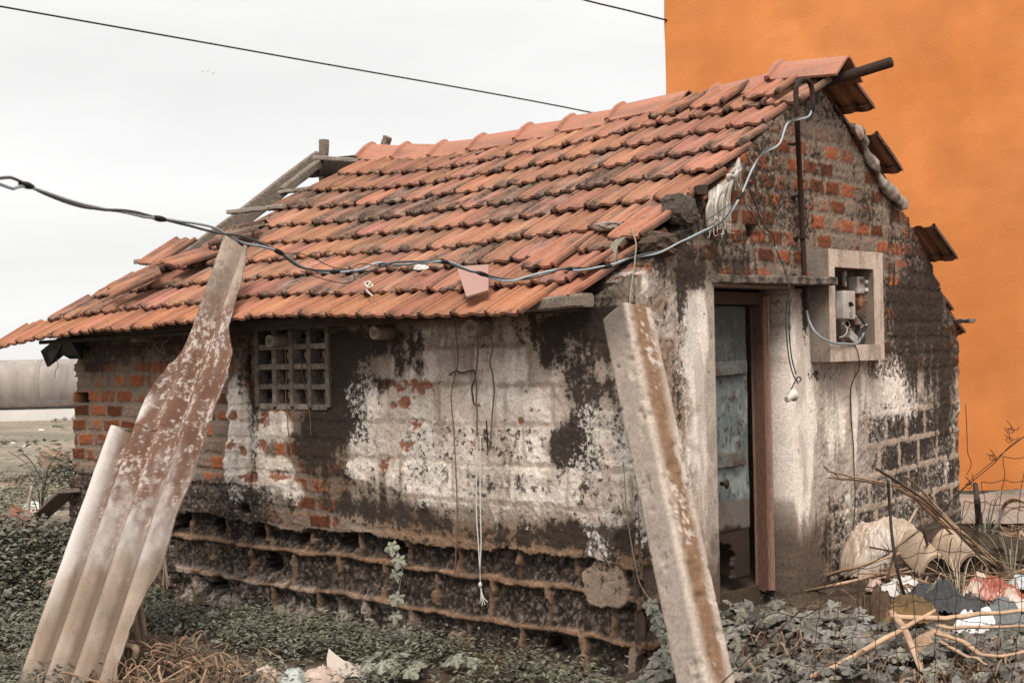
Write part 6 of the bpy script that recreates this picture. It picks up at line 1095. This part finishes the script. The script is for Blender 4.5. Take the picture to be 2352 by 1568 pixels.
# ferny dark mass under the heap
rock('soil_heap', gp(2230, 1300, .02), .42, (.055, .04, .028), 'dark rotting soil mound under the stalks of the heap', 'soil heap', sq=(1.3, .8, .55), seed=3, m=m_ground)
GB = 'grass tufts around the rubbish heap'
def tuft(px, py, n, L_, spread, label, seed, col=(.20, .195, .145), w_=.006):
    r_ = np.random.RandomState(seed); b = gp(px, py); mb = MB()
    for k_ in range(n):
        a = r_.uniform(0, 6.28); d = np.array([math.cos(a), math.sin(a), 0]) * spread * r_.uniform(.3, 1.1); l_ = L_ * r_.uniform(.6, 1.1)
        P = spline([b + d * .05, b + d * .35 + [0, 0, l_ * .65], b + d * .75 + [0, 0, l_ * .9], b + d * 1.25 + [0, 0, l_ * .62]], 14); n_ = len(P); sd2 = np.cross(d / np.linalg.norm(d), [0, 0, 1.]); wv = np.interp(np.linspace(0, 1, n_), [0, .4, 1], [w_, w_, .0006])
        V = np.concatenate([P - sd2 * wv[:, None], P + sd2 * wv[:, None]]); mb.add(V, [(i, i + 1, n_ + i + 1, n_ + i) for i in range(n_ - 1)], np.array(col) * r_.uniform(.6, 1.3))
    tag(mb.build('grass_tuft', m_veg, None), label, 'grass', GB)
tuft(2262, 1292, 16, .55, .28, 'tall grass tuft beside the sapling stump', 1)
tuft(2175, 1340, 14, .34, .38, 'pale arching grass tuft over the corrugated humps', 2, (.30, .25, .17), .004)
tuft(2095, 1240, 12, .30, .36, 'thin grass tuft arching over the plastic sack', 3, (.15, .145, .105), .003)
tuft(1945, 1295, 20, .14, .12, 'small green grass tuft at the foot of the cement strip', 4, (.10, .10, .07), .003)
tuft(2325, 1350, 18, .36, .32, 'grass tuft at the right picture edge on the heap', 5, (.19, .17, .12), .004)
tuft(2205, 1410, 12, .36, .30, 'sparse dry grass tuft rising through the dark cloth', 6, (.34, .28, .20), .003)
# ------------------------------------------------------------------ sagging knotted wire fence
fen = thing('wire_fence', 'sagging rusty knotted wire fence in front of the rubbish heap', 'fence', gp(2250, 1568))
fo = at(2150, 1400, 6.05); fn = -(RX[:, 2]) * [1, 1, 0]; fn = fn / np.linalg.norm(fn); fn = fn + fx2 * .12; fn /= np.linalg.norm(fn)
def FP(px, py): return hitp(px, py, fo, fn)
topl = [(1640, 1585), (1780, 1455), (1900, 1352), (2023, 1281), (2090, 1235), (2150, 1190), (2205, 1128), (2230, 1108), (2285, 1062), (2325, 1020), (2400, 975)]
def topy(x): return np.interp(x, [p[0] for p in topl], [p[1] for p in topl])
r_ = np.random.RandomState(9); cols = np.arange(1836, 2440, 46.0); nr_ = 14
KN = {}
for i, cx_ in enumerate(cols):
    for j in range(nr_):
        y = 1000 + j * 54 + (12 * math.sin(i * .7)) - .10 * (cx_ - 2200) + r_.uniform(-6, 6); x = cx_ + r_.uniform(-7, 7) + (j - 5) * -2.0 + 5 * math.sin(j * 1.1 + i * .6)
        KN[i, j] = (x, y)
mw = MB(); kn_ = MB()
def in_f(p): return p[1] > topy(p[0]) - 8
for (i, j), p in KN.items():
    if not in_f(p): continue
    for (di, dj) in ((1, 0), (0, 1)):
        q_ = KN.get((i + di, j + dj))
        if q_ is None or not in_f(q_): continue
        if p[1] > 1690: continue
        m1 = (p[0] + (q_[0] - p[0]) * .35 + r_.uniform(-2.5, 2.5), p[1] + (q_[1] - p[1]) * .35 + (4 if di else 0)); m2 = (p[0] + (q_[0] - p[0]) * .68 + r_.uniform(-2.5, 2.5), p[1] + (q_[1] - p[1]) * .68 + (4 if di else 0))
        mw.tube(spline([FP(*p), FP(*m1), FP(*m2), FP(*q_)], 9), .0017, 5, cap=False)
mw.tube(spline([FP(*p) for p in topl], 90), .0021, 5); mw.tube(spline([FP(p[0] + 2, p[1] - 5 + 7 * math.sin(k_ * 2.3)) for k_, p in enumerate(topl)], 90), .0018, 5)
mw.build('mesh', m_iron, fen)
for (px, py) in ((1925, 1350), (2035, 1270), (2150, 1188), (2225, 1115), (2280, 1050), (2318, 1010), (2322, 988)):
    tl_ = MB()
    for k_ in range(3):
        a = r_.uniform(0, 6.28); l_ = r_.uniform(12, 26); tl_.tube(spline([FP(px, py), FP(px + l_ * .5 * math.cos(a) + 6, py + l_ * .5 * math.sin(a)), FP(px + l_ * math.cos(a), py + l_ * math.sin(a) - 4)], 8), .0017, 5)
    tl_.tube(spline([FP(px + 7 * math.cos(t), py + 6 * math.sin(t)) for t in np.linspace(0, 6.6, 10)], 24), .0017, 5)
    tl_.build('loose_end', m_iron, fen)
tag(MB().tube(spline([gp(1668, 1600, .05), gp(1760, 1500, .25), FP(1850, 1415), FP(1930, 1345)], 30), .0022, 5).build('loose_wire', m_iron, None), 'thin rusty wire slanting over the leaf carpet beside the post', 'wire')
tag(MB().tube(spline([hit(px, py, 0, -.02) + np.array([.03, .05, 0]) for px, py in ((2203, 930), (2206, 1000), (2208, 1040), (2216, 1066), (2206, 1090))], 30), .003, 5).build('dead_vine', m_iron, None), 'dead brown tendril hanging down the right end of the gable wall', 'vine')
# small pale splinters in the doorway
crumple('husk_scrap', gp(1700, 1382, .02) + np.array([-.12, 0, 0]), fx2 * .14, fy2 * .07, .06, (.20, .13, .09), 'dry brown husk lying in the doorway', 'husk', n=18, seed=41, fold=1.6, m=m_dry)
# three far birds
for i, (px, py, lab) in enumerate(((466, 165, 'leftmost of three tiny far birds in the pale sky'), (477, 163, 'middle one of three tiny far birds in the pale sky'), (490, 169, 'rightmost of three tiny far birds in the pale sky'))):
    c = at(px, py, 120); d = RX[:, 0] * .75 - RX[:, 1] * .65; tag(MB().add([c - d * .20, c + RX[:, 2] * .05, c + d * .20, c - RX[:, 1] * .05, c - d * .20 + RX[:, 2] * .02], [(0, 1, 3), (1, 2, 3), (0, 3, 4)]).build('bird', mat('bird_grey', (.25, .25, .25), .9), None), lab, 'bird', 'birds far off in the sky')
